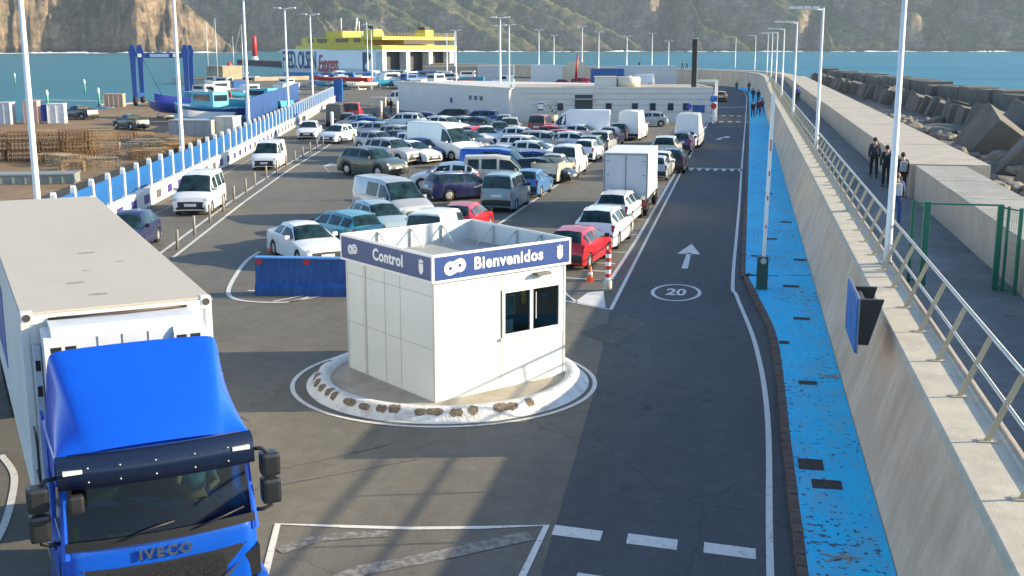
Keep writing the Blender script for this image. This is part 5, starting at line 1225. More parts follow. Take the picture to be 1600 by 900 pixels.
def car(kind, x, y, heading, c, label, s=1., group='vehicles parked in the harbour car park', detail=True, name=None, cat=None):
    if kind not in CACHE: CACHE[kind] = car_meshes(kind)
    parts, (wt_, wr_, wr2, r, wp) = CACHE[kind]
    nm = name or {'hatch': 'parked_car', 'sedan': 'parked_car', 'estate': 'parked_car', 'suv': 'parked_car', 'mpv': 'parked_van', 'panelvan': 'parked_van', 'van': 'parked_van', 'bigvan': 'parked_van', 'pickup': 'pickup_truck'}[kind]
    e = empty(nm, (x, y, .006), R(heading), label, cat or ('van' if 'van' in nm else 'pickup' if kind == 'pickup' else 'car'), group); e.scale = (s, s, s)
    for n_, me in parts:
        o = put(n_, me, e)
        if n_ == 'body': o.material_slots[0].link = 'OBJECT'; o.material_slots[0].material = paint_of(c)
        if n_ == 'door_mirror' and min(c) > .3: o.material_slots[0].link = 'OBJECT'; o.material_slots[0].material = paint_of(c)
    for wx, wy in wp:
        t = put('wheel', wt_, e, (wx, wy, r)); put('rim', wr_ if wx < 0 else wr2, t)
    return e
def box_truck(x, y, heading, label, s=1.):
    e = empty('box_truck', (x, y, .006), R(heading), label, 'truck', 'vehicles parked in the harbour car park'); e.scale = (s, s, s)
    W, L, z0, z1 = 1.05, 4.6, .95, 3.05
    MB().box((-W, -L+1.9, z0), (W, 1.9, z1), bev=.02).build('cargo_box', M('cargo_white', (.74, .73, .69), .45, var=.04, dirt=.2, dirtc=(.5, .46, .38)), e)
    gm = M('cargo_frame_grey', (.25, .26, .28), .5, .3, var=.1)
    f = MB(); y_ = -L+1.9
    f.box((-W+.02, y_-.03, z1-.10), (W-.02, y_-.004, z1-.04)); f.box((-W+.02, y_-.03, z0), (-W+.09, y_-.004, z1-.10)); f.box((W-.09, y_-.03, z0), (W-.02, y_-.004, z1-.10)); f.box((-.03, y_-.045, z0), (.03, y_-.004, z1-.10)); f.build('door_frame', gm, e)
    dm = M('cargo_door', (.52, .54, .58), .45, var=.05)
    for a, b in ((-W+.09, -.03), (.03, W-.09)):
        d_ = MB().box((a, y_-.02, z0+.02), (b, y_-.004, z1-.11)).build('rear_door', dm, e)
        h = MB(); 
        for z in (z0+.2, (z0+z1)/2, z1-.4): h.box((a+.04 if a < 0 else b-.2, y_-.03, z), (a+.2 if a < 0 else b-.04, y_-.021, z+.04))
        h.build('hinge', gm, d_)
    MB().box((-.45, y_-.055, z0+.1), (.45, y_-.046, z0+.14)).build('lock_bar', gm, e)
    MB().box((-.9, y_+.1, .55), (.9, 3.0, z0-.004)).build('chassis', trim, e)
    MB().box((-W+.05, y_-.02, .42), (W-.05, y_+.08, .52)).build('rear_bumper', trim, e)
    for s_ in (-1, 1): MB().box((min(s_*.7, s_*.98), y_-.03, .62), (max(s_*.7, s_*.98), y_+.05, .74)).build('tail_light', car_tail, e)
    cb = MB(); cb.prism([(2.0, .55), (3.5, .55), (3.55, 1.1), (3.35, 1.35), (2.85, 2.1), (2.0, 2.15)], -.92, .92, mat=Matrix(((0, 0, 1, 0), (1, 0, 0, 0), (0, 1, 0, 0), (0, 0, 0, 1)))); cb.build('cab', white, e)
    MB().face([(-.82, 3.345, 1.38), (.82, 3.345, 1.38), (.78, 2.90, 2.04), (-.78, 2.90, 2.04)])
    m_ = MB(); m_.face([(-.82, 3.355, 1.38), (.82, 3.355, 1.38), (.78, 2.90, 2.06), (-.78, 2.90, 2.06)]); m_.build('windscreen', car_glass, e)
    for s_ in (-1, 1):
        m_ = MB(); m_.face([(s_*.925, 2.2, 1.3), (s_*.925, 3.2, 1.3), (s_*.925, 2.8, 2.0), (s_*.925, 2.2, 2.03)]); m_.build('side_window', car_glass, e)
        for y2 in (-1.7, 2.75):
            t = MB().lathe([(.24, -.12), (.36, -.12), (.39, -.08), (.39, .08), (.36, .12), (.24, .12)], (0, 0, 0), 'X', 18, cap=False).build('wheel', rubber, e); t.location = (s_*.86, y2, .39)
            MB().lathe([(.25, -.08), (.1, -.05), (.1, .05), (.25, .08)], (0, 0, 0), 'X', 12).build('rim', rimm, t)
    return e
W_ = (.74, .74, .73); SIL = (.40, .41, .42); RED = (.50, .014, .022); NAVY = (.012, .018, .07); DG = (.06, .065, .07); BLU = (.015, .10, .42); MB_ = (.02, .055, .22); TEAL = (.03, .25, .32); PALE = (.34, .45, .48); GRN = (.055, .085, .07); MAR = (.16, .02, .025); BEI = (.55, .50, .40); PUR = (.10, .06, .15); ORG = (.5, .24, .08); LIM = (.28, .45, .14); BLK = (.012, .012, .014); GB = (.16, .24, .28); LB = (.06, .17, .38)
car('hatch', -5.55, 40.00, -9, RED, 'red hatchback with dark bumper, first in the right-hand row beside the booth', 0.93)
car('suv', -5.15, 44.30, -5, W_, 'white crossover parked directly ahead of the red hatchback in the right-hand row', 0.9)
car('estate', -5.22, 50.37, -5, W_, 'white car squeezed between the white crossover and the box truck', 0.93)
car('hatch', -4.89, 67.95, -1, SIL, 'silver hatchback half hidden behind the right side of the white box truck', 0.93)
car('hatch', -4.81, 71.01, -1, W_, 'white hatchback next to the silver one, beyond the box truck', 0.93)
car('suv', -5.12, 79.35, -1, BEI, 'tall pale beige off-roader with teal rear window in the right-hand row beyond the box truck', 1.0)
car('hatch', -4.43, 86.62, -1, PUR, 'small dark purple hatchback tucked between the beige off-roader and the white cars', 0.99)
car('hatch', -4.27, 90.91, -1, W_, 'white hatchback just before the big white van in the right-hand row', 0.99)
car('bigvan', -4.19, 92.11, -1, W_, 'big white van with a blank rear at the far end of the right-hand row', 1.0)
car('panelvan', -10.90, 41.05, -4, W_, 'white small van with dark rear window directly behind the booth roof', 0.93)
car('hatch', -10.98, 45.56, -2, RED, 'bright red three-door hatchback behind the booth, next to the white line', 0.93)
car('mpv', -10.94, 53.54, -2, GB, 'grey-blue people carrier with a big rear window behind the bright red hatchback', 0.97)
car('hatch', -10.67, 59.02, -3, LB, 'mid blue hatchback tucked in front of the grey-blue people carrier', 0.93)
car('pickup', -10.62, 65.60, -4, BEI, 'cream pickup with an open bed along the white parking line', 0.93)
car('panelvan', -10.27, 69.37, -2, W_, 'white small van with a square rear window ahead of the cream pickup', 1.0)
car('hatch', -10.35, 78.27, -3, W_, 'white hatchback two places beyond the cream pickup along the white line', 0.99)
car('estate', -10.45, 81.71, -3, DG, 'dark grey estate with red tail lights beyond the white hatchback along the white line', 0.99)
car('mpv', -9.99, 84.13, -3, SIL, 'silver-grey compact people carrier with dark window, middle of the row along the white line', 0.9)
car('hatch', -10.24, 91.24, -3, PUR, 'purplish hatchback halfway along the row by the white line', 0.99)
car('hatch', -10.00, 96.57, -3, DG, 'dark grey hatchback just before the pale green one', 0.99)
car('hatch', -9.94, 100.14, -3, LIM, 'pale lime green hatchback near the far end of the row by the white line', 0.99)
car('hatch', -9.47, 102.59, -3, ORG, 'tan orange hatchback beside the pale green one', 0.99)
car('bigvan', -9.15, 97.89, -3, W_, 'white box-like van at the far end of the row by the white line', 0.95)
car('hatch', -9.25, 113.84, 100, SIL, 'silver hatchback parked sideways in front of the white building', 0.99)
car('sedan', -15.21, 38.65, -138, W_, 'white saloon standing behind the blue barrier', 0.93)
car('estate', -15.05, 41.91, 52, TEAL, 'teal estate with tall red tail lights beside the white saloon', 0.93)
car('hatch', -14.37, 44.63, -138, PALE, 'pale aqua hatchback between the teal estate and the silver van', 0.93)
car('van', -15.00, 48.44, -135, SIL, 'silver van with a big windscreen in the second row', 0.95)
car('estate', -13.76, 56.55, -50, NAVY, 'navy blue estate seen from its rear corner beside the silver van', 0.93)
car('hatch', -15.65, 60.46, 95, W_, 'white sporty hatchback facing left behind the navy estate', 1.0)
car('mpv', -12.83, 61.05, -80, BEI, 'cream people carrier with three side windows, behind the white sporty hatchback', 1.0)
car('van', -13.74, 65.26, -95, BLU, 'bright blue low van with dark roof rack behind the cream people carrier', 0.92)
car('hatch', -11.97, 69.31, -95, MB_, 'dark blue hatchback nosing out beside the bright blue van', 0.93)
car('hatch', -11.04, 64.71, -100, BLK, 'black car in front of the bright blue van nose', 0.93)
car('hatch', -13.50, 75.99, -97, W_, 'white hatchback facing right, beyond the blue cars', 0.99)
car('estate', -14.28, 84.79, -97, SIL, 'silver estate with roof bars facing right in the middle of the car park', 0.99)
car('hatch', -12.97, 86.91, -97, RED, 'red hatchback half hidden between the white cars in the middle', 0.99)
car('sedan', -12.80, 93.80, -97, W_, 'white saloon facing right beyond the red hatchback in the middle', 0.99)
car('hatch', -12.78, 98.31, -97, W_, 'white hatchback with pale roof behind the white saloon in the middle', 0.99)
car('hatch', -12.29, 102.20, -97, PALE, 'pale mint hatchback with white bonnet beside the lime green car', 0.99)
car('bigvan', -13.51, 95.28, 93, W_, 'big white delivery van facing left in front of the building doorway', 1.0)
car('mpv', -17.47, 100.75, -2, MAR, 'maroon van with a square rear window in front of the building', 0.99)
car('suv', -21.61, 66.00, -118, GRN, 'dark green off-roader standing alone at the left edge of the third row', 1.0)
car('suv', -22.68, 73.51, -118, SIL, 'silver off-roader behind the dark green one', 0.99)
car('hatch', -21.44, 74.21, -118, W_, 'white hatchback nose out beside the silver off-roader', 0.99)
car('hatch', -21.14, 76.58, -118, MB_, 'royal blue hatchback nose out in front of the tall white van', 0.99)
car('bigvan', -20.16, 77.06, -122, W_, 'tall white van with high roof standing among the cars of the third row', 0.99)
car('hatch', -24.90, 83.62, -118, DG, 'grey hatchback behind the silver off-roader', 0.99)
car('hatch', -26.52, 82.59, -118, SIL, 'silver hatchback at the left end of the fourth row', 0.99)
car('estate', -26.56, 88.89, -118, SIL, 'silver estate left of the tall white van', 0.99)
car('hatch', -31.98, 94.01, 80, W_, 'white sporty hatchback facing left at the left end of the car park', 0.99)
car('hatch', -32.07, 89.29, 172, W_, 'white hatchback facing the camera beside the bollard row', 0.99)
car('hatch', -33.40, 99.91, 80, BLU, 'bright blue hatchback at the left end of the far row', 0.99)
car('hatch', -35.39, 103.72, 80, SIL, 'silver hatchback behind the bright blue one', 0.99)
car('suv', -30.82, 103.38, 85, W_, 'white crossover facing left in the far row', 0.99)
car('suv', -25.51, 98.75, -112, W_, 'white off-roader nose out behind the tall white van', 0.99)
car('hatch', -24.52, 102.65, -112, SIL, 'silver hatchback with green-tinted windscreen in the far row', 0.99)
car('hatch', -22.93, 101.94, -112, DG, 'dark grey hatchback beside the silver ones in the far row', 0.99)
car('hatch', -20.16, 84.56, -118, DG, 'graphite hatchback between the tall white van and the red hatchback', 0.99)
car('hatch', -20.84, 89.83, -20, RED, 'red hatchback in the left block of cars, rear facing the camera', 0.99)
car('hatch', -19.92, 89.65, -160, W_, 'white hatchback beside the red one in the left block', 0.99)
car('sedan', -20.07, 95.47, -165, NAVY, 'navy saloon facing the camera in the left block', 0.99)
car('suv', -19.64, 97.73, -170, BEI, 'pale off-roader with black bumper beside the navy saloon', 0.99)
car('hatch', -21.76, 105.58, -170, SIL, 'pinkish silver hatchback behind the pale off-roader', 0.99)
car('estate', -29.51, 115.59, 90, BLK, 'black estate parked sideways against the grey walled block', 0.99)
car('estate', -25.89, 113.10, 90, MB_, 'dark blue estate parked sideways against the grey walled block', 0.99)
car('hatch', -30.89, 109.05, 90, PUR, 'dark purple car parked beside the grey walled block, left of the black estate', 0.99)
car('sedan', -14.72, 91.79, -97, RED, 'dark red saloon in shadow behind the silver estate', 0.99)
car('hatch', -12.09, 84.97, -97, W_, 'white hatchback with its bonnet against the row by the white line', 0.99)
car('hatch', -14.73, 72.01, -97, SIL, 'silver hatchback behind the bright blue van', 0.99)
car('hatch', -22.47, 89.36, -118, SIL, 'silver hatchback right behind the tall white van bonnet', 0.99)
car('hatch', -20.09, 81.16, -118, SIL, 'silver hatchback tucked between the tall white van and the graphite hatchback', 0.99)
car('hatch', -23.44, 81.83, -118, W_, 'white hatchback just left of the tall white van flank', 0.99)
car('estate', -14.82, 80.07, -97, W_, 'white estate between the white hatchback and the silver estate in the middle', 0.99)
car('hatch', -16.84, 89.12, -97, W_, 'white hatchback beside the silver estate, nearer the grey block', 0.99)
car('hatch', -27.00, 97.19, -112, SIL, 'silver hatchback left of the white off-roader behind the tall white van', 0.99)
car('hatch', -30.49, 93.41, 80, SIL, 'silver hatchback right of the white sporty one at the left end', 0.99)
car('hatch', -4.21, 72.44, -1, BLK, 'black hatchback behind the white one beyond the box truck', 0.99)
car('mpv', -24.73, 49.85, 193, W_, 'white people carrier with black bumper driving down the exit lane, nearest the lorry', 1.0)
car('van', -29.50, 69.32, 193, W_, 'white van with a wide windscreen in the exit lane, second from the lorry', 0.85)
car('hatch', -35.90, 93.03, 193, W_, 'white car in the exit lane, third from the lorry', 1.0)
car('bigvan', -39.49, 109.55, 14, DG, 'dark grey van seen from behind at the far end of the exit lane', 0.85)
car('hatch', -37.18, 106.55, 14, BLK, 'black hatchback beside the dark grey van at the far end of the exit lane', 0.99)
car('van', -40.11, 116.47, 14, RED, 'red van at the far end of the exit lane', 0.99)
car('hatch', -22.68, 39.76, 193, NAVY, 'dark navy car in the exit lane half hidden behind the lorry trailer', 0.93)
box_truck(-5.02, 53.74, -1, 'white box truck with closed grey rear doors in the right-hand row', .95)

# ---------------------------------------------------------------- breakwater blocks and boulders
blk_m = M('block_concrete', (.135, .125, .105), .9, var=.2, scale=.6, dirt=.4, dirtc=(.055, .05, .042), dscale=1.1, bump=.7, bscale=3)
def rough_block(sx, sy, sz, seed):
    mb = MB(); r_ = random.Random(seed)
    mb.box((-sx/2, -sy/2, -sz/2), (sx/2, sy/2, sz/2), bev=.12)
    for v in mb.bm.verts: v.co += Vector((r_.uniform(-.05, .05), r_.uniform(-.05, .05), r_.uniform(-.05, .05)))
    return mb.mesh('concrete_block', blk_m, angle=30)
cubes = [rough_block(1.8, 2.5, 2.3, k) for k in range(3)]
slabs = [rough_block(3.2, 4.9, 3.4, 10 + k) for k in range(3)]
bigs = [rough_block(3.3, 3.6, 3.3, 20 + k) for k in range(3)]
n = 0
for k in range(31):                                 # the crest: big blocks laid end to end
    t = k/30; x = 15.2 + 10.0*t**.9; y = 248 - 146*t
    o = put('concrete_block', slabs[k % 3], None, (x + rnd.uniform(-.35, .35) + 1.6, y, 1.55 + rnd.uniform(-.22, .22)), R(4 + rnd.uniform(-4, 4)))
    tag(o, 'dark concrete block in the long crest of the breakwater seen against the sea', 'concrete block', 'crest blocks of the breakwater')
for k in range(42):                                 # the row of leaning cubes in front
    t = k/41; x = 12.9 + 7.4*t**.9; y = 236 - 134*t
    o = put('concrete_block', cubes[k % 3], None, (x + rnd.uniform(-.3, .3), y, 1.3 + rnd.uniform(-.3, .2)))
    o.rotation_euler = (R(rnd.uniform(-14, 14)), R(rnd.uniform(12, 30)), R(rnd.uniform(-16, 12)))
    tag(o, 'grey concrete cube leaning against the breakwater crest beside the rubble', 'concrete block', 'leaning cubes of the breakwater')
BIG = [(16.1, 80.5, 1.3, (18, 34, 12), 'large tilted concrete block with a sunlit top, left of the big dark blocks'), (18.9, 83, 1.6, (-12, 38, 25), 'large tilted concrete block behind the sunlit one, highest of the near heap'),
       (16.2, 68.5, 1.1, (8, 40, -8), 'huge dark tilted concrete block at the right edge, beside the rubble'), (18.4, 74, 1.5, (10, 42, -14), 'dark concrete block leaning behind the huge tilted one'), (15.4, 60.5, .8, (-6, 30, 10), 'dark concrete block lowest in the heap at the right edge'),
       (21.0, 93, 1.2, (15, 25, 30), 'dark concrete block between the crest and the near heap'), (18.6, 96, 1.0, (-10, 20, -20), 'squat concrete block in shadow where the leaning row meets the near heap')]
for k, (x, y, z, e, l) in enumerate(BIG):
    o = put('concrete_block', bigs[k % 3], None, (x, y, z)); o.rotation_euler = [R(a) for a in e]; tag(o, l, 'concrete block')
rock_m = M('boulder_rock', (.21, .19, .155), .9, var=.35, scale=2.5, bump=.6, bscale=8, dirt=.5, dirtc=(.10, .09, .08), dscale=1.5)
def boulder(seed):
    mb = MB(); mb.ball((0, 0, 0), 1, 3, 0, (1, .75, .6)); off = Vector((seed*7.1, seed*3.3, 0))
    for v in mb.bm.verts:
        d = v.co.normalized(); v.co *= 1 + .35*mnoise.noise(d*1.3 + off) + .16*mnoise.noise(d*3 + off)
    for f in mb.bm.faces: f.smooth = False
    return mb.mesh('boulder', rock_m, angle=28)
bo = [boulder(k) for k in range(5)]
for k in range(150):
    y = 48 + 70*rnd.random()**1.2; x = (9.3 if y < 60 else 10.3) + abs(rnd.gauss(0, 1)) * (2.2 + (y-48)*.03)
    if x > 13 and y < 66: continue
    s = rnd.uniform(.3, .85); o = put('boulder', bo[k % 5], None, (x, y, 1.0 + s*.25 - .03*max(0, x-9)), rnd.uniform(0, 6)); o.scale = (s, s*rnd.uniform(.8, 1.2), s*rnd.uniform(.7, 1.1))
    tag(o, 'rough boulder in the rubble between the sea parapet and the concrete blocks', 'boulder', 'boulders of the breakwater')

# ---------------------------------------------------------------- people
person('man in dark grey coat and dark trousers walking along the promenade, leading the group', (5.75, 54, 1.75), R(2), (.035, .035, .05), (.02, .02, .026), (.015, .013, .012), 1.78)
person('person in black jacket with dark hair walking close behind the man in the grey coat', (5.85, 50.2, 1.75), R(-3), (.012, .022, .026), (.015, .018, .02), (.012, .01, .01), 1.74, stride=.1)
person('person with black and white backpack walking on the promenade partly behind the lamp post', (6.1, 47.2, 1.75), R(4), (.02, .02, .022), (.02, .02, .03), (.03, .02, .015), 1.7, bag=(.35, .35, .36))
person('person in denim jacket and pale scarf walking behind the lamp post by the gate', (4.95, 39.3, 1.75), R(0), (.06, .10, .20), (.04, .09, .25), (.22, .14, .07), 1.7, bag=(.5, .5, .52))
person('far walker in bright blue jacket alone on the promenade', (5.45, 128.5, 1.75), R(5), (.03, .10, .42), (.015, .017, .025), h=1.8)
for i, (x, y, j, t, l) in enumerate([(-1.6, 209.6, (.05, .08, .14), (.03, .05, .09), 'distant walker in blue by the curve of the wall, leftmost on the footpath'), (.5, 206, (.03, .02, .03), (.02, .02, .03), 'distant walker in dark clothes at the bend of the blue footpath'),
      (1.05, 171, (.02, .02, .025), (.02, .02, .025), 'walker in black on the blue footpath, left one of the distant pair'), (1.75, 166, (.018, .018, .025), (.02, .022, .03), 'walker in black on the blue footpath, right one of the distant pair'),
      (.85, 129.5, (.02, .018, .022), (.018, .018, .02), 'walker in black nearest the camera on the blue footpath'), (1.45, 133.5, (.14, .02, .05), (.02, .02, .03), 'walker in dark red on the blue footpath beside the one in black'), (1.9, 137, (.16, .06, .16), (.06, .02, .08), 'walker in pink and violet close to the wall on the blue footpath')]):
    person(l, (x, y, .125), R(8*i-20), j, t, h=1.75 + .02*(i % 3))
person('distant person standing on the curved harbour wall, left of the dark post', (-24.0, 268.5, 2.25*1.35), R(30), (.03, .03, .04), (.02, .02, .03))
for dx in (0, .9): person('distant pair standing on the curved harbour wall right of the lone person', (-13.6 + dx, 256.9 + dx*.5, 2.25*1.35), R(60), (.02, .02, .03), (.03, .03, .04), group='pair on the harbour wall')
person('person in dark clothes standing beside the grey walled block, behind the parked cars', (-40.6, 131.5, 0), R(150), (.015, .015, .02), (.015, .015, .02))

# ---------------------------------------------------------------- boat lift
lift_m = M('lift_blue', (.012, .055, .25), .45, var=.12)
lf = empty('boat_lift', (-79.3, 142.7, 0), atan2(2.5, 6.3), 'tall blue boat lift gantry on wheels at the water edge', 'boat lift')
for y in (0, 7.5):
    for x in (0, 6.7):
        mb = MB(); mb.prism([(-.26, .9), (.26, .9), (.34, 6.2), (.48, 7.0), (.22, 7.9), (-.22, 7.9), (-.48, 7.0), (-.34, 6.2)], y-.3, y+.3, mat=Matrix(((1, 0, 0, x), (0, 0, 1, 0), (0, 1, 0, 0), (0, 0, 0, 1)))); mb.build('column', lift_m, lf)
        t = MB().lathe([(.35, -.25), (.6, -.25), (.65, 0), (.6, .25), (.35, .25)], (x, y, .65), 'X', 16).build('wheel', rubber, lf)
    MB().box((.5, y-.28, 6.2), (6.2, y+.28, 6.85)).build('crossbeam', lift_m, lf)
MB().box((2.2, -.32, 6.3), (4.6, -.285, 6.72)).build('name_strip', M('pale_blue_strip', (.30, .42, .62), .5, var=.3, scale=6), lf)
for x in (.9, 5.4): MB().box((x-.25, -.33, 6.3), (x+.25, -.285, 6.75)).build('white_panel', sign_white, lf)
for x in (0, 6.7): MB().box((x-.3, .3, 1.0), (x+.3, 7.2, 1.5)).build('side_beam', lift_m, lf)
MB().tube([(1.2, 0, 6.2), (3.4, .5, 1.2)], .03, 5).build('sling', black, lf)

# ---------------------------------------------------------------- boats
def hull(mb, L, W, Hh, mi=0, draft=.0, keel=.35, sheer=.35, n=12):
    rows = []
    for k in range(n+1):
        t = k/n; y = -L/2 + L*t
        w = W/2 * (1 - max(0, (t-.45)/.55)**2.2) * (.82 + .18*min(1, t*4)); sh = Hh + sheer*max(0, t-.4)**2*2
        w = max(w, .02); bz = draft + keel*max(0, (t-.75)/.25)**2*Hh
        rows.append([(-w, y, sh), (-w*.94, y, bz + (sh-bz)*.55), (-w*.62, y, bz + (sh-bz)*.15), (0, y, bz), (w*.62, y, bz + (sh-bz)*.15), (w*.94, y, bz + (sh-bz)*.55), (w, y, sh)])
    mb.grid(rows, mi); mb.face([rows[0][j] for j in range(7)], mi)
    return rows
def boat(x, y, z, rz, L, W, Hh, hc, cc, label, group=None, cabin=True, rim=None, mast=0, cover=None, name='boat', on_land=False):
    b = empty(name, (x, y, z), R(rz), label, 'boat', group)
    base = .5 if on_land else -.2
    mb = MB(); rows = hull(mb, L, W, Hh, 0, base); mb.build('hull', M('hull_%02x%02x%02x' % tuple(int(255*c) for c in hc), hc, .4, var=.08, dirt=.2, dirtc=tuple(c*.6 for c in hc)), b)
    mb = MB(); mb.grid([[(r[0][0], r[0][1], r[0][2]-.06), (0, r[0][1], r[0][2]-.04), (r[6][0], r[6][1], r[6][2]-.06)] for r in rows]); mb.build('deck', M('deck_grey', (.42, .42, .40), .7, var=.2), b)
    if rim:
        mb = MB(); mb.tube([(r[0][0]*1.02, r[0][1], r[0][2]) for r in rows], .07, 6); mb.tube([(r[6][0]*1.02, r[6][1], r[6][2]) for r in rows], .07, 6); mb.build('gunwale', M('gunwale_%02x' % int(255*rim[2]), rim, .5), b)
    if cabin:
        cm = M('cabin_%02x%02x%02x' % tuple(int(255*c) for c in cc), cc, .5, var=.06)
        zz = base + Hh*.75; mb = MB(); mb.prism([(-L*.28, 0), (L*.10, 0), (L*.06, L*.13), (-L*.28, L*.14)], -W*.3, W*.3, mat=Matrix(((0, 0, 1, 0), (1, 0, 0, 0), (0, 1, 0, zz), (0, 0, 0, 1)))); c_ = mb.build('cabin', cm, b)
        mb = MB()
        for s in (-1, 1): mb.box((min(s*W*.3, s*W*.312), -L*.22, zz + L*.055), (max(s*W*.3, s*W*.312), L*.04, zz + L*.11))
        mb.box((-W*.24, -L*.287, zz + L*.055), (W*.24, -L*.28, zz + L*.11)); mb.build('window', wdk, c_)
    if cover: 
        mb = MB(); mb.grid([[(r[0][0]*.9, r[0][1]*.8, r[0][2]), (0, r[0][1]*.8, r[0][2] + Hh*.45), (r[6][0]*.9, r[6][1]*.8, r[6][2])] for r in rows]); mb.build('canvas_cover', M('cover_%02x' % int(255*cover[2]), cover, .8, var=.2), b)
    if mast:
        MB().tube([(0, L*.08, base), (0, L*.08, mast)], [.11, .07], 8).build('mast', M('mast_alu', (.6, .6, .6), .4, .3), b)
        MB().tube([(0, L*.08, base+2.0), (0, -L*.35, base+2.1)], .08, 6).build('boom', M('sail_cover', (.05, .10, .35), .8), b)
        MB().tube([(0, L*.08, mast), (0, L*.5, base + Hh)], .02, 4).build('forestay', steel, b)
    if on_land:
        mb = MB()
        for yy in (-L*.25, L*.2):
            for s in (-1, 1): mb.tube([(s*W*.45, yy, 0), (s*W*.3, yy, base + Hh*.4)], .06, 5)
            mb.box((-W*.45, yy-.08, .02), (W*.45, yy+.08, .2))
        mb.box((-.08, -L*.25, .03), (.08, L*.2, .18)); mb.build('cradle', steel, b)
    return b
HW = (.72, .72, .71)
boat(-53.3, 109.3, 0, 60, 10.5, 3.0, 1.7, (.02, .07, .25), (.10, .42, .55), 'blue fishing boat with cyan rail propped on land behind the fence', None, True, (.05, .40, .55), on_land=True)
boat(-55.5, 127, 0, 75, 9.0, 3.0, 1.6, (.06, .42, .58), (.08, .45, .6), 'turquoise fishing boat with cabin behind the blue fence', None, True, on_land=True)
boat(-60.0, 117, 0, 62, 11, 3.0, 1.6, (.02, .05, .30), (.5, .5, .5), 'long dark blue boat with a violet canvas cover under the boat lift', None, False, cover=(.04, .05, .33), on_land=True)
boat(-48.3, 99.8, 0, 85, 7.2, 2.6, 1.2, (.66, .62, .52), (.5, .5, .5), 'cream boat under a pale canvas cover in front of the blue fishing boat', None, False, (.1, .45, .55), cover=(.60, .56, .48), on_land=True)
for i, (x, y, h, l) in enumerate([(-134.5, 280.6, 15.5, 'white sailing yacht with a flagged mast, leftmost of the moored yachts'), (-127.5, 271.3, 16.3, 'white sailing yacht with the tallest mast, middle of the moored yachts'), (-124, 279, 15, 'white sailing yacht just right of the tallest mast'), (-146, 322, 12.5, 'white sailing yacht further out, right of the other moored yachts')]):
    boat(x, y, -1.6, 60 + 12*i, 11, 3.4, 1.1, HW, HW, l, None, True, mast=h)
rb = random.Random(3)
CL = [((.72, .72, .71), (.7, .7, .68)), ((.03, .12, .42), (.7, .7, .68)), ((.72, .72, .71), (.05, .15, .4)), ((.5, .05, .05), (.7, .7, .68)), ((.05, .35, .55), (.7, .7, .68)), ((.62, .58, .48), (.62, .6, .5))]
NMS = ['white motor boat', 'blue motor boat', 'white boat with a blue cabin', 'red boat with a white cabin', 'turquoise boat with a white cabin', 'cream boat']
for k in range(31):
    u = rb.random(); v = rb.random()
    if k < 26: x = -54 - 32*u; y = 176 + 60*v + 20*u
    else: x = -64 - 9*u; y = 138 + 32*v
    if k >= 26: x -= (y-128)*.12
    j = rb.randrange(6)
    boat(x, y, 0, rb.uniform(0, 360), rb.uniform(6, 10), 2.8, rb.uniform(1.1, 1.9), CL[j][0], CL[j][1], NMS[j] + ' laid up among the crowded boats of the boatyard', NMS[j] + 's in the boatyard', True, on_land=True)
boat(-66, 186, 0, 80, 11, 2.4, 1.1, (.55, .04, .04), HW, 'long red boat laid up at the far end of the blue fence', None, False, on_land=True).location.z = 1.6

# ---------------------------------------------------------------- ferry
fy = empty('ferry', (-98.2, 341.5, -1.6), atan2(-.83, -.56) + pi + pi/2 - pi/2, 'large white and yellow car ferry berthed with its open stern towards the quay', 'ferry')
fy.scale = (1, 1, .80); fd = Vector((-.829, .559, 0)); fy.rotation_euler = (0, 0, atan2(fd.y, fd.x) - pi/2)
fw_ = M('ferry_white', (.82, .84, .86), .5, var=.04, scale=.2, dirt=.1, dirtc=(.45, .47, .5)); fyel = M('ferry_yellow', (.62, .45, .03), .5, var=.06, scale=.3); fblue = M('ferry_blue', (.05, .22, .50), .5, var=.1); fdk = M('ferry_dark', (.03, .035, .045), .6, var=.2)
# local: y towards the bow, x to starboard; the flank we see is at negative x
mb = MB(); rows = []
for k in range(15):
    t = k/14; y = 56*t; w = 13.6*(1 - max(0, (t-.86)/.14)**2*.55)
    top = 11.0; 
    rows.append([(-w*.93 + .0, y + (4.5 if t > .95 else 0), -.5), (-w*.95, y + (2.5 if t > .95 else 0), 2.2), (-w, y, 4.0), (-w, y, top), (w, y, top), (w, y, 4.0), (w*.95, y + (2.5 if t > .95 else 0), 2.2), (w*.93, y + (4.5 if t > .95 else 0), -.5)])
mb.grid(rows, 0, False); mb.build('hull', fw_, fy)
mb = MB(); mb.grid([[(r[0][0]*1.004 - .02, r[0][1], -.4), (r[1][0]*1.003 - .03, r[1][1], 2.1)] for r in rows], 0, False); mb.build('waterline_band', fblue, fy)
mb = MB(); mb.prism([(-14.2, 20), (-13.2, 34), (-9, 48), (-5, 52), (5, 52), (9, 48), (13.2, 34), (14.2, 20), (14.2, -2), (-14.2, -2)], 11.05, 12.4); mb.prism([(-13.6, 22), (-12, 38), (-6, 49), (6, 49), (12, 38), (13.6, 22), (13.6, 6), (-13.6, 6)], 12.4, 15.4); mb.prism([(-8, 24), (-7, 34), (7, 34), (8, 24)], 15.45, 17.9)
mb.prism([(-14, -3), (-14, 7), (14, 7), (14, -3)], 14.4, 15.6); mb.build('superstructure', fyel, fy)
mb = MB()
for y0, y1 in ((8, 11), (14, 20), (25, 30), (33, 36)): mb.box((-13.75 + max(0, (y0-22)*.11), y0, 13.6), (-13.4 + max(0, (y0-22)*.11), y1, 15.0))
mb.build('cabin_window', wdk, fy)
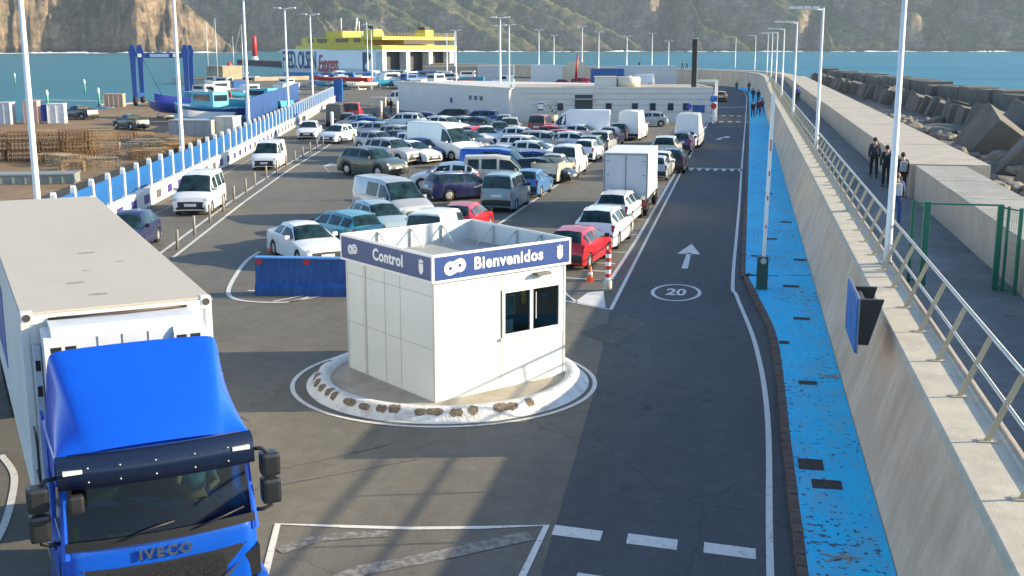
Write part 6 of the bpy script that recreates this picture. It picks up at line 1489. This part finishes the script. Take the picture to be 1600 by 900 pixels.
for s in (-1, 1):
    MB().prism([(s*10-1.6, 4), (s*10+1.6, 4), (s*10+1.6, 9), (s*10-1.6, 9)], 15.65, 18.2).build('funnel', fyel, fy); 
    MB().prism([(s*10-1, 5), (s*10+1, 5), (s*10+1, 8), (s*10-1, 8)], 18.25, 19.4).build('funnel_cap', fdk, fy)
mb = MB(); mb.face([(-12.9, -.06, .6), (12.9, -.06, .6), (12.9, -.06, 10.7), (-12.9, -.06, 10.7)]); mb.build('stern_shade_sheet', fdk, fy)  # flat dark sheet standing in for the shade inside the open stern
mb = MB()
for x in (-13.5, -4.6, 4.2, 12.6): MB().box((x-.75, -3.2, -.4), (x+.75, -.1, 10.2)).build('stern_column', M('ferry_pale_grey', (.50, .52, .54), .55, var=.15, scale=.5), fy)
mb.box((-14.4, -3.4, 10.25), (14.4, -.1, 10.9)); mb.build('stern_crosspiece', fw_, fy)
mb = MB(); mb.box((-14.45, -3.5, 10.95), (14.45, -.1, 12.3)); mb.build('stern_beam', fyel, fy)
mb = MB()
for k in range(24): x = -13.8 + 1.2*k; mb.tube([(x, -2.8, 15.6), (x, -2.8, 16.8)], .06, 3)
for z in (16.2, 16.8): mb.tube([(-13.8, -2.8, z), (13.8, -2.8, z)], .05, 3)
mb.build('stern_railing', fyel, fy)
MB().box((-6, -3.08, 12.9), (6, -3.02, 14.2)).build('stern_window', wdk, fy)
for x, h in ((-4, 22), (3, 21), (6, 20.5)): MB().tube([(x, 30, 17.9), (x, 30, h+1)], .14, 5).build('antenna', fw_, fy)
MB().prism([(-3.6, -14), (3.6, -14), (3.6, -3.5), (-3.6, -3.5)], 1.2, 1.7).build('stern_ramp', fw_, fy)
for k in range(3): MB().lathe([(.5, 0), (.5, 1.2), (.2, 1.6)], (-8 + 7*k, 14 + 4*k, 15.45), seg=10).build('life_raft', sign_white, fy)
MB().tube([(0, 28, 17.9), (0, 27, 23)], .3, 6).build('radar_mast', fw_, fy)
mt = basis((-13.66, 0, 0), (0, -1, 0), (0, 0, 1))
ftx = M('ferry_letter_navy', (.03, .05, .13), .5, var=.1); frd = M('ferry_letter_red', (.45, .04, .06), .5, var=.1)
text_mesh('lettering', 'FRED. OLSEN', 9.4, ftx, fy, mt @ Matrix.Translation((-39.6, 6.6, .12)), .02, .12, .92, sx=.36)
text_mesh('lettering', 'Express', 9.0, frd, fy, mt @ Matrix.Translation((-24.4, 5.4, .12)), .02, .1, .9, shear=.3, sx=.40)
mb = MB()
mb.grid([[(-13.7, 7 - a*.0, 3 + 7*t) , (-13.7, 4.5 + 1.6*sin(t*6), 3 + 7*t)] for t, a in [(k/10, 0) for k in range(11)]]); mb.build('flank_emblem', ftx, fy)

# ---------------------------------------------------------------- beacons, jetty, buoys, boom
def beacon(x, y, z, s, label):
    b = empty('harbour_beacon', (x, y, z), 0, label, 'beacon'); MB().lathe([(1.1*s, 0), (.8*s, 2.1*s)], seg=16).build('base', sign_white, b); MB().lathe([(.78*s, 2.1*s), (.55*s, 3.4*s), (.1*s, 4.0*s)], seg=16).build('red_top', red_p, b)
beacon(-129.9, 282, -.2, 1.1, 'stubby red and white harbour beacon beside the moored yachts')
bb2 = empty('harbour_beacon', (-271, 622, 0), 0, 'slim red and white harbour beacon on the distant dark jetty', 'beacon'); MB().lathe([(2.4, 0), (1.4, 3.2)], seg=14).build('base', sign_white, bb2); MB().lathe([(1.3, 3.2), (1.2, 13.5), (.4, 14.5)], seg=14).build('red_tower', red_p, bb2)
jt = MB(); jt.prism([(-290, 640), (-205, 520), (-196, 526), (-280, 648)], -3, 1.2); tag(jt.build('jetty', M('jetty_dark', (.06, .06, .06), .9, var=.3, scale=.2)), 'dark rubble jetty behind the ferry bow carrying the slim beacon', 'jetty')
q2 = empty('quay_wall', (-113, 258, 0), 0, 'tan stone quay wall in front of the ferry', 'wall'); mb = MB()
for (xa, ya), (xb, yb) in (((0, 0), (17, 27.5)), ((17, 27.5), (28, 62))):
    d = Vector((xb-xa, yb-ya)); mb.box((0, -.5, -2), (d.length, .5, .9), mat=Matrix.Translation((xa, ya, 0)) @ Matrix.Rotation(atan2(d.y, d.x), 4, 'Z'))
mb.build('stone_wall', M('tan_stone', (.36, .29, .20), .9, var=.25, scale=.6), q2)
qb = empty('quay_building', (-137, 286, -.3), R(-30), 'square stone block at the head of the marina pier beside the stubby beacon', 'building'); MB().box((2.5, -3, 0), (9.5, 3, 3.2)).build('wall', M('tan_stone', (.36, .29, .20)), qb); MB().box((2.3, -3.2, 3.205), (9.7, 3.2, 3.4)).build('roof', concrete, qb)
tag(sheet('marina_pier', [(-150, 290), (-125, 268), (-104, 250), (-104, 256), (-122, 276), (-146, 298)], -.3, yard_mat))
mp_ = MB(); mp_.prism([(-150, 290), (-125, 268), (-104, 250), (-104, 256), (-122, 276), (-146, 298)], -3, -.31); tag(mp_.build('pier_base', concrete), kind='structure')
gw = M('pile_green', (.10, .36, .26), .5, var=.2); 
for i, (x, y, l) in enumerate([(-183.8, 270.8, 'green and white mooring pile furthest out on the left'), (-104.4, 161.5, 'green mooring pile nearest the quay, above the blue skip'), (-132.9, 219, 'green and white mooring pile left of the floating boom tip'), (-102, 172, 'green mooring pile where the floating boom curls')]):
    b = empty('mooring_pile', (x, y, -1.7), 0, l, 'mooring pile'); b.scale = (.62, .62, .62); MB().lathe([(.3, 0), (.3, 3.2), (.25, 3.3)], seg=10).build('shaft', gw, b); MB().lathe([(.33, 3.3), (.33, 4.3), (.1, 4.8)], seg=10).build('top', sign_white, b)
bm_pts = smooth_path([(-72, 122), (-80, 140), (-90, 157), (-101, 171), (-104, 180), (-112, 184), (-124, 186)], 8)
b_ = MB().tube([(x, y, -1.55) for x, y in bm_pts], .28, 6).build('floating_boom', M('boom_white', (.62, .60, .52), .6)); tag(b_, 'pale floating boom curling across the harbour water', 'floating boom')
b_ = MB().tube([(x, y, -1.5) for x, y in smooth_path([(-86, 150), (-95, 166), (-100, 178), (-96, 182)], 6)], .16, 6).build('floating_boom', M('boom_orange', (.45, .22, .12), .6)); tag(b_, 'thin reddish floating line inside the pale boom', 'floating boom')

# ---------------------------------------------------------------- storage yard: wire traps, skips, huts, pickups
tm = [M('trap_wire_rust', (.26, .14, .06), .8, var=.3, scale=5), M('trap_wire_tan', (.34, .23, .12), .8, var=.3, scale=5), M('trap_wire_grey', (.25, .22, .17), .8, var=.3, scale=5)]
def trap_mesh(m, w=1.9, d=1.3, h=.62):
    mb = MB(); r = .018
    for z in (0, h/2, h):
        for a, b in (((0, 0), (w, 0)), ((w, 0), (w, d)), ((w, d), (0, d)), ((0, d), (0, 0))): mb.tube([(*a, z), (*b, z)], r, 3, cap=False)
    for k in range(9):
        for y in (0, d): mb.tube([(w*k/8, y, 0), (w*k/8, y, h)], r, 3, cap=False)
        mb.tube([(w*k/8, 0, h), (w*k/8, d, h)], r, 3, cap=False)
    for k in range(6):
        for x in (0, w): mb.tube([(x, d*k/5, 0), (x, d*k/5, h)], r, 3, cap=False)
        mb.tube([(0, d*k/5, h), (w, d*k/5, h)], r, 3, cap=False)
    return mb.mesh('fish_trap', m)
tms = [trap_mesh(m) for m in tm]
rt = random.Random(5)
for k in range(30):                                   # the tall stack on the left
    c = k % 5; lev = (k // 5) % 3; dp = k // 15
    o = put('fish_trap', tms[0 if rt.random() < .7 else 1], None, (-50.8 + 2.0*c*.8 + rt.uniform(-.1, .1) + dp*.9, 67.2 + 1.0*c*.75 + dp*1.3, .05 + lev*.66), R(32 + rt.uniform(-5, 5)))
    tag(o, 'rusty wire fish trap stacked three high at the left edge of the yard', 'fish trap', 'stacked fish traps')
for k in range(75):                                   # single traps scattered over the yard
    x = rt.uniform(-50, -31); y = rt.uniform(64, 92)
    if x > -30.6 - .27*(y-58) - 1.5: continue
    if x < -45 and y < 72: continue
    o = put('fish_trap', tms[rt.randrange(3)], None, (x, y, .05 + .0), R(rt.uniform(0, 180))); o.scale = (1, 1, rt.uniform(.5, 1.1))
    tag(o, 'flat wire fish trap lying loose on the tan ground of the storage yard', 'fish trap', 'loose fish traps on the yard')
net_m = M('net_brown', (.20, .115, .05), .95, var=.5, scale=3, bump=1, bscale=6)
for i, (x, y, s, l) in enumerate([(-43.5, 83.5, 1.7, 'brown heap of netting near the cream boat'), (-41.5, 80.5, 1.4, 'brown heap of netting beside the fence posts'), (-36.6, 68.5, 1.2, 'low brown heap of netting and rope closest to the fence')]):
    mb = MB(); mb.ball((0, 0, 0), 1, 3, 0, (1.7, 1.1, .42))
    for v in mb.bm.verts: v.co *= 1 + .25*mnoise.noise(v.co*1.7 + Vector((i*5, 0, 0)))
    o = put('net_heap', mb.mesh('net_heap', net_m), None, (x, y, .1), R(40*i)); o.scale = (s, s, s); tag(o, l, 'net heap')
def crate_box(name, x, y, w, d, h, c, label, cat, rz=0, z=0):
    e = empty(name, (x, y, z), R(rz), label, cat); m = M('box_%02x%02x%02x' % tuple(int(255*k) for k in c), c, .6, var=.15, dirt=.25, dirtc=tuple(k*.6 for k in c))
    MB().box((-w/2, -d/2, 0), (w/2, d/2, h), bev=.03).build('body', m, e); mb = MB()
    for k in range(int(w/.6)+1): x_ = -w/2 + k*w/int(w/.6 + .001 if w > .6 else 1); mb.box((x_-.04, -d/2-.05, .05), (x_+.04, -d/2-.004, h-.05))
    mb.build('rib', m, e); MB().box((-w/2-.05, -d/2-.05, h+.003), (w/2+.05, d/2+.05, h+.08)).build('rim', m, e); return e
crate_box('skip_container', -71, 110.3, 2.6, 1.8, 1.6, (.02, .045, .28), 'dark blue skip container on the harbour yard by the water', 'container', 20)
crate_box('storage_hut', -73.6, 104.5, 3.6, 2.2, 2.1, (.45, .48, .54), 'grey-blue storage hut at the left edge of the yard by the water', 'hut', 20)
crate_box('storage_hut', -70.5, 106.3, 1.3, 1.6, 2.2, (.60, .38, .32), 'narrow salmon pink hut beside the grey-blue one', 'hut', 20)
crate_box('storage_hut', -68.3, 107.2, 1.6, 1.4, 1.9, (.68, .68, .68), 'small white hut with a blue door between the pink hut and the skip', 'hut', 20)
crate_box('container_box', -43.8, 88, 3.4, 2.4, 1.7, (.36, .36, .36), 'grey container behind the fence beside the cream covered boat', 'container', 8)
crate_box('container_box', -41.6, 89.5, 1.5, 2.4, 1.9, (.60, .58, .50), 'white box next to the grey container behind the fence', 'container', 8)
crate_box('stone_hut', -80.5, 139.5, 2.4, 2.2, 1.6, (.50, .34, .24), 'small sand coloured hut at the foot of the boat lift', 'hut', 20)
crate_box('scrap_trailer', -39.0, 58.5, 4.6, 1.6, .5, (.22, .25, .24), 'pale grey flat trailer of scrap on the yard behind the lorry', 'trailer', 20)
car('pickup', -70, 114, 70, DG, 'dark pickup parked by the water beside the blue skip', .9, None)
car('pickup', -56.5, 100.5, 60, (.04, .06, .06), 'dark green pickup on the yard beside the blue fishing boat', .85, None)
# ---------------------------------------------------------------- far quay beyond the white building
crate_box('freight_trailer', -20, 239, 12, 2.6, 4.0, (.55, .56, .58), 'long pale trailer on the far quay, right of the blue one', 'trailer', 10)
crate_box('freight_trailer', -27.5, 236, 6.5, 2.6, 3.4, (.03, .12, .34), 'blue freight trailer on the far quay behind the white building', 'trailer', 10)
crate_box('freight_trailer', -41, 243, 6.5, 2.6, 4.0, (.68, .69, .68), 'white freight box on the far quay left of the cream tank', 'trailer', 10)
crate_box('freight_trailer', -35.0, 244, 3.6, 2.6, 4.6, (.62, .58, .45), 'cream freight tank box on the far quay', 'trailer', 10)
crate_box('quay_shed', -66, 262, 13, 6, 3.4, (.45, .36, .28), 'tan quay shed with an orange brown front beyond the boats', 'shed', 10)
crate_box('quay_shed', -55, 258, 8, 5, 3.6, (.52, .54, .56), 'pale quay shed with a dark top right of the tan shed', 'shed', 10)
crate_box('concrete_planter', -47.2, 147.3, 2.0, 1.2, 1.1, (.62, .55, .42), 'cream concrete block at the foot of a lamp pole near the boats', 'planter', 10)
car('bigvan', -20.5, 232, 100, W_, 'white minibus on the far quay in front of the long pale trailer', 1.0, None)
car('van', -49.5, 239, 95, W_, 'white van on the far quay, left of the white freight box', 1.0, None)
car('van', -32.5, 231, 80, RED, 'red van on the far quay between the cream tank and the blue trailer', .9, None)
car('hatch', -36.5, 232, 95, RED, 'red car on the far quay in front of the cream tank', 1.0, None)
car('van', -45.0, 149.5, 90, W_, 'white van parked right of the cream concrete block', 1.0, None)
car('hatch', -3.4, 170, 0, ORG, 'distant orange-brown car on the road past the building corner', 1.0, None)
cr = empty('yard_crane', (-33.8, 236, 0), 0, 'red yard crane mast on the far quay', 'crane'); MB().box((-.9, -.9, 0), (.9, .9, 1.4), bev=.05).build('base', red_p, cr); MB().tube([(0, 0, 1.4), (.3, 0, 6.2)], [.3, .18], 6).build('mast', red_p, cr)
# potted plant by the building, scooters
pp = empty('potted_plant', (-18.8, 114.9, 0), 0, 'leafy green plant in a cream pot in front of the building', 'plant'); MB().lathe([(.45, 0), (.6, .9), (.55, .95)], seg=14).build('pot', M('pot_cream', (.58, .5, .36), .8), pp)
mb = MB(); rp = random.Random(9)
for k in range(160):
    a = rp.uniform(0, 2*pi); r_ = rp.uniform(.1, .7); z = rp.uniform(.9, 2.3); c = Vector((r_*cos(a), r_*sin(a), z)); d = Vector((cos(a), sin(a), rp.uniform(-.3, .8))).normalized()*rp.uniform(.2, .45); w = d.cross(Vector((0, 0, 1))).normalized()*.05
    mb.face([tuple(c-w), tuple(c+d*.5-w*1.4), tuple(c+d), tuple(c+d*.5+w*1.4)])
mb.build('foliage', M('leaf_green', (.06, .12, .035), .7, var=.4), pp)
def scooter(x, y, rz, label, c):
    e = empty('motor_scooter', (x, y, 0), R(rz), label, 'scooter', 'scooters parked by the far row')
    for yy in (-.6, .6): MB().lathe([(.14, -.05), (.24, -.05), (.26, 0), (.24, .05), (.14, .05)], (0, yy, .26), 'X', 14).build('wheel', rubber, e)
    m = M('scooter_paint', c, .35, var=.05); mb = MB(); mb.box((-.16, -.75, .35), (.16, -.05, .72), bev=.06); mb.box((-.18, -.1, .25), (.18, .4, .33)); mb.prism([(.36, .28), (.5, .28), (.42, .98), (.34, .98)], -.17, .17, mat=Matrix(((0, 0, 1, 0), (1, 0, 0, 0), (0, 1, 0, 0), (0, 0, 0, 1)))); mb.build('body', m, e)
    MB().box((-.14, -.78, .725), (.14, -.1, .82), bev=.03).build('saddle', black, e); MB().tube([(-.34, .3, 1.05), (0, .38, 1.0), (.34, .3, 1.05)], .025, 6).build('handlebar', black, e)
for k in range(3): scooter(-36.6 + .9*k, 113.2 + .4*k, 30 + 8*k, 'black motor scooter in the small group behind the white hatchback, left of the far crossover', (.015, .015, .02))
